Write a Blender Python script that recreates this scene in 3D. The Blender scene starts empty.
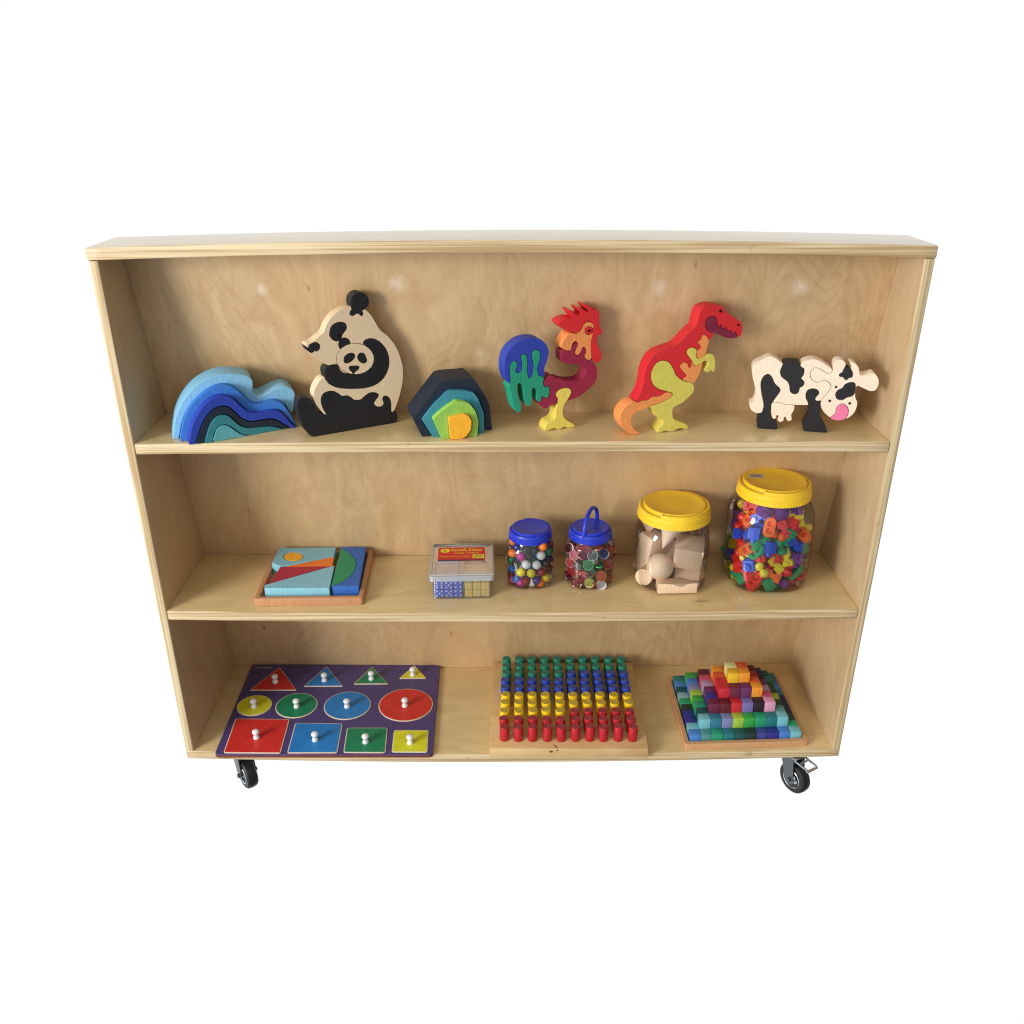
import bpy, bmesh, math, random
from mathutils import Vector, Matrix
from mathutils.geometry import delaunay_2d_cdt
random.seed(11)
PI = math.pi
scene = bpy.context.scene
COL = scene.collection

# ------------------------------------------------------------------ camera
CP = Vector((.5977, -1.2831, 1.1077)); PITCH, YAW, ROLL, FPX = .4365, -.0011, -.0025, 884.0755
r0 = Vector((math.cos(YAW), math.sin(YAW), 0)); fh = Vector((-math.sin(YAW), math.cos(YAW), 0)); zz = Vector((0, 0, 1))
FWD = math.cos(PITCH)*fh - math.sin(PITCH)*zz; upv = math.sin(PITCH)*fh + math.cos(PITCH)*zz
CXA = math.cos(ROLL)*r0 + math.sin(ROLL)*upv; CYA = -math.sin(ROLL)*r0 + math.cos(ROLL)*upv
cd = bpy.data.cameras.new('camera'); cam = bpy.data.objects.new('camera', cd); COL.objects.link(cam)
cd.sensor_width = 36; cd.lens = FPX/1024*36; cd.clip_start = .02; cd.clip_end = 50
mw = Matrix((CXA, CYA, -FWD)).transposed().to_4x4(); mw.translation = CP
cam.matrix_world = mw; scene.camera = cam

def ray(u, v): return CXA*((u-512)/FPX) + CYA*((512-v)/FPX) + FWD
def onz(u, v, z): d = ray(u, v); return CP + d*((z-CP.z)/d.z)
def ony(u, v, y): d = ray(u, v); return CP + d*((y-CP.y)/d.y)
ZS = dict(t=(.9198, .0094), a=(.6263, .0022), b=(.3262, -.0068), c=(.0280, -.0114))
def zsh(k, x): a, b = ZS[k]; return a + b*(1-((x-.6)/.6)**2)
def shelf_pt(k, u, v):
    z = ZS[k][0]
    for _ in range(6):
        p = onz(u, v, z); z = zsh(k, p.x)
    return p
def slope(k, x): return ZS[k][1]*(-2*(x-.6)/.36)
def frame_mat(o, ex, ey, ez):
    m = Matrix((ex, ey, ez)).transposed().to_4x4(); m.translation = o; return m
def hit(m, u, v, axis, h):
    """where the line of sight through photo point (u,v) meets the plane local[axis]=h of frame m -> local point"""
    inv = m.inverted(); c = inv @ CP; d = inv.to_3x3() @ ray(u, v)
    return c + d*((h-c[axis])/d[axis])

# ------------------------------------------------------------------ materials
MATS = {}
def srgb(r, g, b):
    f = lambda c: (c/255/12.92) if c/255 <= .04045 else ((c/255+.055)/1.055)**2.4
    return (f(r), f(g), f(b), 1)
def newmat(name):
    m = bpy.data.materials.new(name); m.use_nodes = True
    nt = m.node_tree; b = nt.nodes['Principled BSDF']; return m, nt, b
def N(nt, t, **k):
    n = nt.nodes.new(t)
    for a, v in k.items():
        if hasattr(n, a): setattr(n, a, v)
        else: n.inputs[a].default_value = v
    return n
def mixc(nt, fac, a, b, mode='MIX'):
    n = nt.nodes.new('ShaderNodeMix'); n.data_type = 'RGBA'; n.blend_type = mode
    for sock, v in ((n.inputs[0], fac), (n.inputs[6], a), (n.inputs[7], b)):
        if isinstance(v, (int, float, tuple)): sock.default_value = v
        else: nt.links.new(v, sock)
    return n.outputs[2]
def coords(nt, scale, rot=(0, 0, 0), gen='Object'):
    tc = nt.nodes.new('ShaderNodeTexCoord'); mp = nt.nodes.new('ShaderNodeMapping')
    mp.inputs['Scale'].default_value = scale; mp.inputs['Rotation'].default_value = rot
    nt.links.new(tc.outputs[gen], mp.inputs[0]); return mp.outputs[0]
def ramp(nt, src, stops):
    r = nt.nodes.new('ShaderNodeValToRGB'); el = r.color_ramp.elements
    el[0].position, el[0].color = stops[0]; el[1].position, el[1].color = stops[-1]
    for p, c in stops[1:-1]:
        e = el.new(p); e.color = c
    nt.links.new(src, r.inputs[0]); return r.outputs[0]
def grey(v): return (v, v, v, 1)

def plywood(name, base, dark, grain=(1, 1, 1), swirl=1., rough=.38, pale_patches=None, coat=.3, ring=1.):
    """lacquered birch face veneer; grain = mapping scale, the long direction small"""
    m, nt, b = newmat(name); L = nt.links.new
    co = coords(nt, grain)
    warp = N(nt, 'ShaderNodeTexNoise', Scale=2.2, Detail=3.0, Roughness=.55); L(co, warp.inputs['Vector'])
    add = nt.nodes.new('ShaderNodeVectorMath'); add.operation = 'MULTIPLY_ADD'
    L(warp.outputs['Color'], add.inputs[0]); add.inputs[1].default_value = (.5*swirl,)*3; L(co, add.inputs[2])
    n1 = N(nt, 'ShaderNodeTexNoise', Scale=14., Detail=8., Roughness=.62, Distortion=.6); L(add.outputs[0], n1.inputs['Vector'])
    w = N(nt, 'ShaderNodeTexWave', Scale=3.2, Distortion=9., Detail=3.); w.inputs['Detail Scale'].default_value = 1.2
    w.bands_direction = 'X'; L(add.outputs[0], w.inputs['Vector'])
    big = N(nt, 'ShaderNodeTexNoise', Scale=2.3, Detail=2.); L(coords(nt, (1, 1, 1)), big.inputs['Vector'])
    f1 = ramp(nt, n1.outputs['Fac'], [(.32, grey(0)), (.68, grey(1))])
    f2 = ramp(nt, w.outputs['Fac'], [(.0, grey(.15)), (1., grey(.85))])
    c = mixc(nt, f1, dark, base)
    c = mixc(nt, .2, c, mixc(nt, f2, dark, base))
    # growth-ring figure of rotary-cut veneer: contour lines of a slow noise
    lowf = N(nt, 'ShaderNodeTexNoise', Scale=1.5*ring, Detail=2.5, Roughness=.5, Distortion=.35); L(co, lowf.inputs['Vector'])
    mm = N(nt, 'ShaderNodeMath', operation='MULTIPLY'); L(lowf.outputs['Fac'], mm.inputs[0]); mm.inputs[1].default_value = 300.
    sn = N(nt, 'ShaderNodeMath', operation='SINE'); L(mm.outputs[0], sn.inputs[0])
    msk = N(nt, 'ShaderNodeTexNoise', Scale=3.5, Detail=2.); L(coords(nt, (1, 1, 1)), msk.inputs['Vector'])
    fm = ramp(nt, msk.outputs['Fac'], [(.36, grey(0)), (.66, grey(.30))])
    fr2 = ramp(nt, sn.outputs[0], [(.0, grey(0)), (.9, grey(1))])
    mu = N(nt, 'ShaderNodeMath', operation='MULTIPLY'); L(fr2, mu.inputs[0]); L(fm, mu.inputs[1])
    c = mixc(nt, mu.outputs[0], c, tuple(x*.80 for x in dark[:3]) + (1,))
    warm = tuple(base[i]*(1.0, .88, .72)[i] for i in range(3)) + (1,)
    fb = ramp(nt, big.outputs['Fac'], [(.35, grey(0)), (.7, grey(.5))])
    c = mixc(nt, fb, c, warm)
    # fine pores and small mineral streaks
    pr = N(nt, 'ShaderNodeTexNoise', Scale=95., Detail=3., Roughness=.7); L(co, pr.inputs['Vector'])
    fp = ramp(nt, pr.outputs['Fac'], [(.60, grey(0)), (.75, grey(.45))])
    c = mixc(nt, fp, c, tuple(x*.62 for x in dark[:3]) + (1,))
    st = N(nt, 'ShaderNodeTexVoronoi', Scale=5.5, Randomness=1.); L(co, st.inputs['Vector'])
    fs = ramp(nt, st.outputs['Distance'], [(.0, grey(.75)), (.045, grey(0))])
    c = mixc(nt, fs, c, srgb(120, 75, 40))
    if pale_patches:  # pale patches with noisy edges, mixed into the veneer colour
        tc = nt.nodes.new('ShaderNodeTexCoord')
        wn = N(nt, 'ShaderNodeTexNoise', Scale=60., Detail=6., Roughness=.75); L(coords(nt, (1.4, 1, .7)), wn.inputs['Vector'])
        for (px, py, pz, rad, amt) in pale_patches:
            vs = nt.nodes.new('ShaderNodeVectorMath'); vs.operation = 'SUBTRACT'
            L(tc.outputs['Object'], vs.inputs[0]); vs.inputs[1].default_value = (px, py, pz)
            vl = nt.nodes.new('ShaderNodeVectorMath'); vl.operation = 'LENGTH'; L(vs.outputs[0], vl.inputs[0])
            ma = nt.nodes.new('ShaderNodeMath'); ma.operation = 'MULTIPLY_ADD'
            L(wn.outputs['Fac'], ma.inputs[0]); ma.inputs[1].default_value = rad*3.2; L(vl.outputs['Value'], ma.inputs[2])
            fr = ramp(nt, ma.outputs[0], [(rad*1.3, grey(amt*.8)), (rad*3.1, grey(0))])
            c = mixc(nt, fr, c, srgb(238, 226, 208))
    L(c, b.inputs['Base Color'])
    b.inputs['Roughness'].default_value = rough
    b.inputs['Coat Weight'].default_value = coat; b.inputs['Coat Roughness'].default_value = .18
    bp = N(nt, 'ShaderNodeBump', Strength=.12, Distance=.0006); L(n1.outputs['Fac'], bp.inputs['Height']); L(bp.outputs[0], b.inputs['Normal'])
    return m
def plyedge(name, axis, base=(218, 198, 158), dark=(180, 150, 108)):
    m, nt, b = newmat(name); L = nt.links.new
    sc = {'z': (2.5, 2.5, 260), 'x': (260, 2.5, 2.5)}[axis]
    n1 = N(nt, 'ShaderNodeTexNoise', Scale=1., Detail=3., Roughness=.6); L(coords(nt, sc), n1.inputs['Vector'])
    c = mixc(nt, ramp(nt, n1.outputs['Fac'], [(.42, grey(0)), (.58, grey(1))]), srgb(*dark), srgb(*base))
    n2 = N(nt, 'ShaderNodeTexNoise', Scale=22., Detail=5., Roughness=.7); L(coords(nt, (1, 1, 1)), n2.inputs['Vector'])
    c = mixc(nt, ramp(nt, n2.outputs['Fac'], [(.62, grey(0)), (.74, grey(.6))]), c, srgb(128, 88, 52))
    L(c, b.inputs['Base Color']); b.inputs['Roughness'].default_value = .42
    return m
def stained(name, rgb, rough=.5, grain=True, var=.10, spec=.4):
    """colour-stained wood: the grain shows through a little"""
    if name in MATS: return MATS[name]
    m, nt, b = newmat(name); L = nt.links.new
    col = srgb(*rgb); dk = tuple(x*(1-var*1.6) for x in col[:3]) + (1,); lt = tuple(min(1, x*(1+var)+.006) for x in col[:3]) + (1,)
    n1 = N(nt, 'ShaderNodeTexNoise', Scale=1., Detail=6., Roughness=.65); L(coords(nt, (320, 320, 60) if grain else (90, 90, 90)), n1.inputs['Vector'])
    n2 = N(nt, 'ShaderNodeTexNoise', Scale=28., Detail=3.); L(coords(nt, (1, 1, 1)), n2.inputs['Vector'])
    c = mixc(nt, ramp(nt, n1.outputs['Fac'], [(.3, grey(0)), (.7, grey(1))]), dk, lt)
    c = mixc(nt, ramp(nt, n2.outputs['Fac'], [(.4, grey(0)), (.75, grey(.14))]), c, tuple(min(1, x*1.2+.01) for x in col[:3])+(1,))
    L(c, b.inputs['Base Color']); b.inputs['Roughness'].default_value = rough; b.inputs['Specular IOR Level'].default_value = spec
    bp = N(nt, 'ShaderNodeBump', Strength=.12, Distance=.0002); L(n1.outputs['Fac'], bp.inputs['Height']); L(bp.outputs[0], b.inputs['Normal'])
    MATS[name] = m; return m
def plastic(name, rgb, rough=.3, sss=0):
    if name in MATS: return MATS[name]
    m, nt, b = newmat(name); L = nt.links.new
    col = srgb(*rgb)
    n2 = N(nt, 'ShaderNodeTexNoise', Scale=60., Detail=3.); L(coords(nt, (1, 1, 1)), n2.inputs['Vector'])
    c = mixc(nt, ramp(nt, n2.outputs['Fac'], [(.35, grey(0)), (.7, grey(1))]), tuple(x*.93 for x in col[:3])+(1,), col)
    L(c, b.inputs['Base Color'])
    r = ramp(nt, n2.outputs['Fac'], [(.3, grey(rough*.8)), (.7, grey(rough*1.3))]); L(r, b.inputs['Roughness'])
    MATS[name] = m; return m
def clear(name, tint=(.93, .95, .95), gloss_rough=.04, base_ref=.06, cloudy=0.0, cloud_col=(.85, .87, .88, 1)):
    """thin clear plastic: what is behind shows, with reflections that grow at glancing angles"""
    m = bpy.data.materials.new(name); m.use_nodes = True; nt = m.node_tree; L = nt.links.new
    nt.nodes.remove(nt.nodes['Principled BSDF']); out = nt.nodes['Material Output']
    tr = N(nt, 'ShaderNodeBsdfTransparent')
    lf = N(nt, 'ShaderNodeLayerWeight', Blend=.5)
    L(mixc(nt, ramp(nt, lf.outputs['Facing'], [(.55, grey(0)), (1., grey(1))]), tint+(1,), tuple(x*.72 for x in tint)+(1,)), tr.inputs[0])
    gl = N(nt, 'ShaderNodeBsdfGlossy', Roughness=gloss_rough); gl.inputs[0].default_value = (1, 1, 1, 1)
    lw = N(nt, 'ShaderNodeLayerWeight', Blend=.32)
    n = N(nt, 'ShaderNodeTexNoise', Scale=42., Detail=3., Distortion=1.); L(coords(nt, (1, 1, .6)), n.inputs['Vector'])
    bp = N(nt, 'ShaderNodeBump', Strength=.5, Distance=.0015); L(n.outputs['Fac'], bp.inputs['Height'])
    L(bp.outputs[0], gl.inputs['Normal']); L(bp.outputs[0], lw.inputs['Normal'])
    ma = N(nt, 'ShaderNodeMath', operation='MULTIPLY_ADD'); L(lw.outputs['Fresnel'], ma.inputs[0]); ma.inputs[1].default_value = .62; ma.inputs[2].default_value = base_ref; ma.use_clamp = True
    mx = nt.nodes.new('ShaderNodeMixShader'); L(ma.outputs[0], mx.inputs[0])
    if cloudy:
        df = N(nt, 'ShaderNodeBsdfDiffuse'); df.inputs[0].default_value = cloud_col
        tl = N(nt, 'ShaderNodeBsdfTranslucent'); tl.inputs[0].default_value = cloud_col
        m1 = nt.nodes.new('ShaderNodeMixShader'); m1.inputs[0].default_value = .4; L(df.outputs[0], m1.inputs[1]); L(tl.outputs[0], m1.inputs[2])
        m2 = nt.nodes.new('ShaderNodeMixShader'); m2.inputs[0].default_value = cloudy; L(tr.outputs[0], m2.inputs[1]); L(m1.outputs[0], m2.inputs[2])
        L(m2.outputs[0], mx.inputs[1])
    else: L(tr.outputs[0], mx.inputs[1])
    L(gl.outputs[0], mx.inputs[2]); L(mx.outputs[0], out.inputs[0])
    return m
def metal(name, rgb, rough=.25):
    if name in MATS: return MATS[name]
    m, nt, b = newmat(name); L = nt.links.new
    b.inputs['Base Color'].default_value = srgb(*rgb); b.inputs['Metallic'].default_value = 1.
    n = N(nt, 'ShaderNodeTexNoise', Scale=200., Detail=3.); L(coords(nt, (1, 1, 1)), n.inputs['Vector'])
    L(ramp(nt, n.outputs['Fac'], [(.3, grey(rough*.7)), (.7, grey(rough*1.5))]), b.inputs['Roughness'])
    MATS[name] = m; return m

# ------------------------------------------------------------------ object helpers
def tag(o, label=None, cat=None, group=None, kind=None):
    if label: o['label'] = label
    if cat: o['category'] = cat
    if group: o['group'] = group
    if kind: o['kind'] = kind
    return o
def empty(name, m, label, cat, group=None):
    o = bpy.data.objects.new(name, None); COL.objects.link(o); o.empty_display_size = .01
    o.matrix_world = m if isinstance(m, Matrix) else Matrix.Translation(m)
    return tag(o, label, cat, group)
def obj(name, bm, mats, parent=None, m=None, smooth=None):
    me = bpy.data.meshes.new(name); bm.normal_update(); bm.to_mesh(me); bm.free()
    for x in (mats if isinstance(mats, (list, tuple)) else [mats]): me.materials.append(x)
    if smooth is not None:
        for p in me.polygons: p.use_smooth = True
        me.set_sharp_from_angle(angle=smooth)
        fl = me.attributes.get('flat')
        for p in me.polygons:
            if (fl and fl.data[p.index].value) or (not fl and len(p.vertices) > 4): p.use_smooth = False
    o = bpy.data.objects.new(name, me); COL.objects.link(o)
    if parent: o.parent = parent
    if m is not None: 
        if parent: o.matrix_local = m
        else: o.matrix_world = m
    return o
def box(bm, x0, x1, y0, y1, z0, z1, bev=0, seg=2, mi=0):
    r = bmesh.ops.create_cube(bm, size=1); vs = r['verts']
    for v in vs:
        v.co = Vector((x0+(v.co.x+.5)*(x1-x0), y0+(v.co.y+.5)*(y1-y0), z0+(v.co.z+.5)*(z1-z0)))
    fs = {f for v in vs for f in v.link_faces}
    for f in fs: f.material_index = mi
    if bev:
        es = list({e for v in vs for e in v.link_edges})
        bmesh.ops.bevel(bm, geom=es, offset=bev, segments=seg, profile=.5, affect='EDGES', clamp_overlap=True)
def lathe(bm, prof, seg=48, cx=0, cy=0, shape=None, mi=0, close=True):
    """revolve (r,z) profile; shape(theta,z)->radius factor"""
    rings = []
    for (r, z) in prof:
        if r < 1e-7: rings.append([bm.verts.new((cx, cy, z))]); continue
        ring = []
        for i in range(seg):
            a = 2*PI*i/seg; k = shape(a, z) if shape else 1
            ring.append(bm.verts.new((cx+r*k*math.cos(a), cy+r*k*math.sin(a), z)))
        rings.append(ring)
    for A, B in zip(rings, rings[1:]):
        for i in range(seg):
            j = (i+1) % seg
            if len(A) == 1 and len(B) == 1: break
            if len(A) == 1: f = bm.faces.new((A[0], B[i], B[j]))
            elif len(B) == 1: f = bm.faces.new((A[i], A[j], B[0]))
            else: f = bm.faces.new((A[i], A[j], B[j], B[i]))
            f.material_index = mi
    return rings
def tube(bm, pts, rad, seg=10, mi=0, caps=True):
    pts = [Vector(p) for p in pts]; rings = []
    t0 = (pts[1]-pts[0]).normalized(); ref = Vector((0, 0, 1)) if abs(t0.z) < .9 else Vector((1, 0, 0))
    nrm = t0.cross(ref).normalized()
    for i, p in enumerate(pts):
        t = (pts[min(i+1, len(pts)-1)]-pts[max(i-1, 0)]).normalized()
        nrm = (nrm - t*nrm.dot(t)).normalized(); bn = t.cross(nrm)
        rr = rad[i] if isinstance(rad, (list, tuple)) else rad
        rings.append([bm.verts.new(p + nrm*math.cos(2*PI*k/seg)*rr + bn*math.sin(2*PI*k/seg)*rr) for k in range(seg)])
    for A, B in zip(rings, rings[1:]):
        for k in range(seg):
            f = bm.faces.new((A[k], A[(k+1) % seg], B[(k+1) % seg], B[k])); f.material_index = mi
    if caps: bm.faces.new(rings[0][::-1]).material_index = mi; bm.faces.new(rings[-1]).material_index = mi
def poly_prism(bm, pts, z0, z1, bev=0, mi=0, axis='z'):
    vs = [bm.verts.new((p[0], p[1], z0)) for p in pts]
    f = bm.faces.new(vs)
    ex = bmesh.ops.extrude_face_region(bm, geom=[f]); nv = [g for g in ex['geom'] if isinstance(g, bmesh.types.BMVert)]
    for v in nv: v.co.z = z1
    allv = vs+nv; fs = list({f for v in allv for f in v.link_faces})
    bmesh.ops.recalc_face_normals(bm, faces=fs)
    for q in fs: q.material_index = mi
    if bev:
        top = [e for e in {e for v in nv for e in v.link_edges} if abs(e.verts[0].co.z-z1) < 1e-7 and abs(e.verts[1].co.z-z1) < 1e-7]
        bmesh.ops.bevel(bm, geom=top, offset=bev, segments=2, profile=.5, affect='EDGES', clamp_overlap=True)

# ------------------------------------------------------------------ outlines, jigsaw cutting
def area(p): return sum(p[i][0]*p[(i+1) % len(p)][1]-p[(i+1) % len(p)][0]*p[i][1] for i in range(len(p)))/2
def crom(p, n=4):
    out = []; L = len(p)
    for i in range(L):
        a, b, c, d = (Vector(p[(i+k-1) % L]) for k in range(4))
        for s in range(n):
            t = s/n
            out.append(tuple(.5*((2*b)+(c-a)*t+(2*a-5*b+4*c-d)*t*t+(3*b-a-3*c+d)*t**3)))
    return out
def rounded(p, r, n=4):
    """polygon with rounded corners"""
    out = []; L = len(p)
    for i in range(L):
        a, b, c = Vector(p[i-1]), Vector(p[i]), Vector(p[(i+1) % L])
        u, w = (a-b), (c-b); rr = min(r, u.length*.45, w.length*.45)
        s, e = b+u.normalized()*rr, b+w.normalized()*rr
        for k in range(n+1):
            t = k/n; out.append(tuple(s*(1-t)**2+b*2*t*(1-t)+e*t*t))
    return out
def circ(x, y, r, ry=None, n=28): return [(x+r*math.cos(2*PI*i/n), y+(ry or r)*math.sin(2*PI*i/n)) for i in range(n)]
def offset(p, d):
    s = 1 if area(p) > 0 else -1; out = []; L = len(p)
    for i in range(L):
        a, b, c = Vector(p[i-1]), Vector(p[i]), Vector(p[(i+1) % L])
        n1 = Vector((b.y-a.y, a.x-b.x)); n2 = Vector((c.y-b.y, b.x-c.x))
        if n1.length < 1e-9 or n2.length < 1e-9: out.append(tuple(b)); continue
        n = (n1.normalized()+n2.normalized())
        if n.length < .3: out.append(tuple(b)); continue
        n.normalize(); out.append(tuple(b+n*d*s))
    return out
def inside(p, x, y):
    c = False; j = len(p)-1
    for i in range(len(p)):
        xi, yi = p[i]; xj, yj = p[j]
        if (yi > y) != (yj > y) and x < (xj-xi)*(y-yi)/(yj-yi)+xi: c = not c
        j = i
    return c
def region(outline, cutters):
    """triangles of outline minus cutters, in 2D"""
    vs, es = [], []
    for loop in [outline]+cutters:
        b = len(vs); vs += [Vector(q) for q in loop]; es += [(b+i, b+(i+1) % len(loop)) for i in range(len(loop))]
    V, E_, F_, _, _, _ = delaunay_2d_cdt(vs, es, [], 0, 1e-6)
    tris = []
    for f in F_:
        x = sum(V[i].x for i in f)/3; y = sum(V[i].y for i in f)/3
        if inside(outline, x, y) and not any(inside(c, x, y) for c in cutters): tris.append(f)
    return V, tris
def plate(V, tris, to3, thick, bev, axis_dir):
    """extrude flat region; to3(2d)->Vector on the front plane, axis_dir = direction of thickness"""
    bm = bmesh.new(); vm = {}
    for f in tris:
        for i in f:
            if i not in vm: vm[i] = bm.verts.new(to3(V[i]))
    for f in tris:
        try: bm.faces.new([vm[i] for i in f])
        except ValueError: pass
    bmesh.ops.recalc_face_normals(bm, faces=bm.faces)
    bmesh.ops.remove_doubles(bm, verts=bm.verts, dist=.00005)
    bmesh.ops.dissolve_limit(bm, angle_limit=.002, verts=bm.verts, edges=bm.edges, delimit=set())
    front = set(bm.verts); ffaces = list(bm.faces)
    r = bmesh.ops.extrude_face_region(bm, geom=ffaces, use_keep_orig=True)
    nv = [g for g in r['geom'] if isinstance(g, bmesh.types.BMVert)]
    for v in nv: v.co += axis_dir*thick
    bmesh.ops.recalc_face_normals(bm, faces=bm.faces)
    if bev:
        es = [e for e in bm.edges if e.verts[0] in front and e.verts[1] in front and len(e.link_faces) == 2 and e.calc_face_angle(0) > .8]
        bmesh.ops.bevel(bm, geom=es, offset=bev, segments=2, profile=.5, affect='EDGES', clamp_overlap=True)
    lay_ = bm.faces.layers.int.new('flat'); bm.normal_update(); ad = axis_dir.normalized()
    for f in bm.faces: f[lay_] = 1 if abs(f.normal.dot(ad)) > .999 else 0
    return bm
def toy(name, label, cat, spec, org, scale, base, thick, gap=1.6, bev=.0005, shelf='a', group=None, shrink=0):
    """an upright jigsaw toy. spec: (part name, material, outline, smooth?, own base line or None, label or None);
    a later outline is cut out of the earlier ones"""
    P = lambda q: (org[0]+q[0]/scale, org[1]+q[1]/scale)
    def fr(bl):
        A = shelf_pt(shelf, *P(bl[0])); B = shelf_pt(shelf, *P(bl[1]))
        ex = (B-A).normalized(); ex.z = 0; ex.normalize(); return frame_mat(A, ex, Vector((-ex.y, ex.x, 0)), zz)
    M0 = fr(base); root = empty(name, M0, label, cat, group)
    outl = []
    for s in spec:
        o = s[2]
        if s[3] is True: o = crom(o, 4)
        elif s[3]: o = rounded(o, s[3])
        outl.append(o)
    for i, s in enumerate(spec):
        cut = [offset(o, gap) for o in outl[i+1:]]
        V, T = region(offset(outl[i], -shrink) if (shrink and i) else outl[i], cut)
        M = fr(s[4]) if s[4] else M0
        rel = M0.inverted() @ M
        rr = rel.to_3x3()
        bm = plate(V, T, lambda q: rel @ hit(M, *P(q), 1, 0), thick, bev, rr @ Vector((0, 1, 0)))
        # nothing may dip below the shelf
        for v in bm.verts:
            if v.co.z < .0002: v.co.z = .0002
        o = obj(s[0], bm, s[1], root, smooth=.6)
        if len(s) > 5 and s[5]: o['label'] = s[5]
    return root, M0, P
def dots(root, M0, P, pts, mat, name='eye'):
    for (x, y, r) in pts:
        c = hit(M0, *P((x, y)), 1, 0); e = hit(M0, *P((x+r, y)), 1, 0); R = (e-c).length
        bm = bmesh.new(); bmesh.ops.create_cone(bm, cap_ends=True, segments=16, radius1=R, radius2=R, depth=.002, matrix=Matrix.Translation(c) @ Matrix.Rotation(PI/2, 4, 'X'))
        obj(name, bm, mat, root, smooth=.6)

# ------------------------------------------------------------------ wood materials
BASE = srgb(210, 181, 139); DARK = srgb(186, 153, 111)
back_patches = []  # pale patches of the back panel: centre, radius, strength
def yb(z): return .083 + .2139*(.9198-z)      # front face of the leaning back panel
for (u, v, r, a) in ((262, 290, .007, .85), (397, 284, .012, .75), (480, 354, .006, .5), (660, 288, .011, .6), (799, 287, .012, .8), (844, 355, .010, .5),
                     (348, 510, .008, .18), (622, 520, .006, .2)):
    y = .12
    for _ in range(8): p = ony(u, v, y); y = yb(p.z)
    back_patches.append((p.x, p.y, p.z, r, a))
m_back = plywood('birch_back', BASE, DARK, (2.4, 2.4, .8), 1.2, .36, back_patches)
m_side = plywood('birch_side', srgb(211, 186, 150), srgb(188, 160, 122), (1, 1, .35), .8, .36)
m_shelf = plywood('birch_shelf', srgb(221, 198, 148), srgb(198, 171, 120), (.35, 1.4, 1), .8, .34, None, 1.)
m_top = plywood('birch_top', srgb(206, 194, 168), srgb(184, 168, 138), (.35, 1.4, 1), .8, .3, None, .6)  # greyer than the shelves: varnish sheen partly put into the base colour
m_top.node_tree.nodes['Principled BSDF'].inputs['Coat Roughness'].default_value = .12
m_edge = plyedge('birch_edge', 'z'); m_edgev = plyedge('birch_edge_upright', 'x', (216, 198, 158), (184, 156, 114))

# ------------------------------------------------------------------ the bookcase
WID = 1.2; TS = .0149
case = empty('bookcase', Vector((.6, .12, .0)), 'low birch plywood bookcase with three open shelves on black casters', 'bookcase')
CI = Matrix.Translation(Vector((-.6, -.12, 0)))
def sweep_board(name, k, th, x0, x1, y0, y1, rf=.003, rc=.004, mats=None, yback=None):
    """a board bowed along its length: profile in y-z, swept in x"""
    bm = bmesh.new(); n = 48; prof = []
    def arc(cy, cz, r, a0, a1, s=3): return [(cy+r*math.cos(a0+(a1-a0)*i/s), cz+r*math.sin(a0+(a1-a0)*i/s)) for i in range(s+1)]
    prof += arc(y0+rf, -rf, rf, PI/2, PI) + arc(y0+rf, -th+rf, rf, PI, 1.5*PI) + [(y1, -th), (y1, 0)]
    rings = []
    xs = [x0, x0+rc*.3, x0+rc] + [x0+(x1-x0)*i/n for i in range(1, n)] + [x1-rc, x1-rc*.3, x1]
    for x in xs:
        z = zsh(k, x); ins = 0
        if rc and x < x0+rc*.99: ins = rc*(1-math.sqrt(max(0, 1-(1-(x-x0)/rc)**2)))
        if rc and x > x1-rc*.99: ins = rc*(1-math.sqrt(max(0, 1-(1-(x1-x)/rc)**2)))
        rings.append([bm.verts.new((x, y+ins*(1 if y < y0+rf*1.01 else 0), z+dz)) for y, dz in prof])
    L = len(prof)
    for A, B in zip(rings, rings[1:]):
        for i in range(L):
            f = bm.faces.new((A[i], B[i], B[(i+1) % L], A[(i+1) % L])); f.material_index = 1 if 0 <= i <= 6 else 0
    for R_ in (rings[0], rings[-1]): bm.faces.new(R_).material_index = 1
    bmesh.ops.recalc_face_normals(bm, faces=bm.faces)
    return obj(name, bm, mats or [m_shelf, m_edge], case, CI, smooth=.7)
sweep_board('top_board', 't', .0172, -.0013, WID+.0013, 0, .1098, .002, .004, [m_top, m_edge])
sweep_board('shelf', 'a', .0176, TS+.0004, WID-TS-.0004, 0, yb(ZS['a'][0])-.0006, .0025, .0025)
sweep_board('shelf', 'b', .0176, TS+.0004, WID-TS-.0004, 0, yb(ZS['b'][0])-.0006, .0025, .0025)
sweep_board('bottom_board', 'c', .0176, 0, WID, 0, yb(.028)+.010, .0025, .003)
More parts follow.
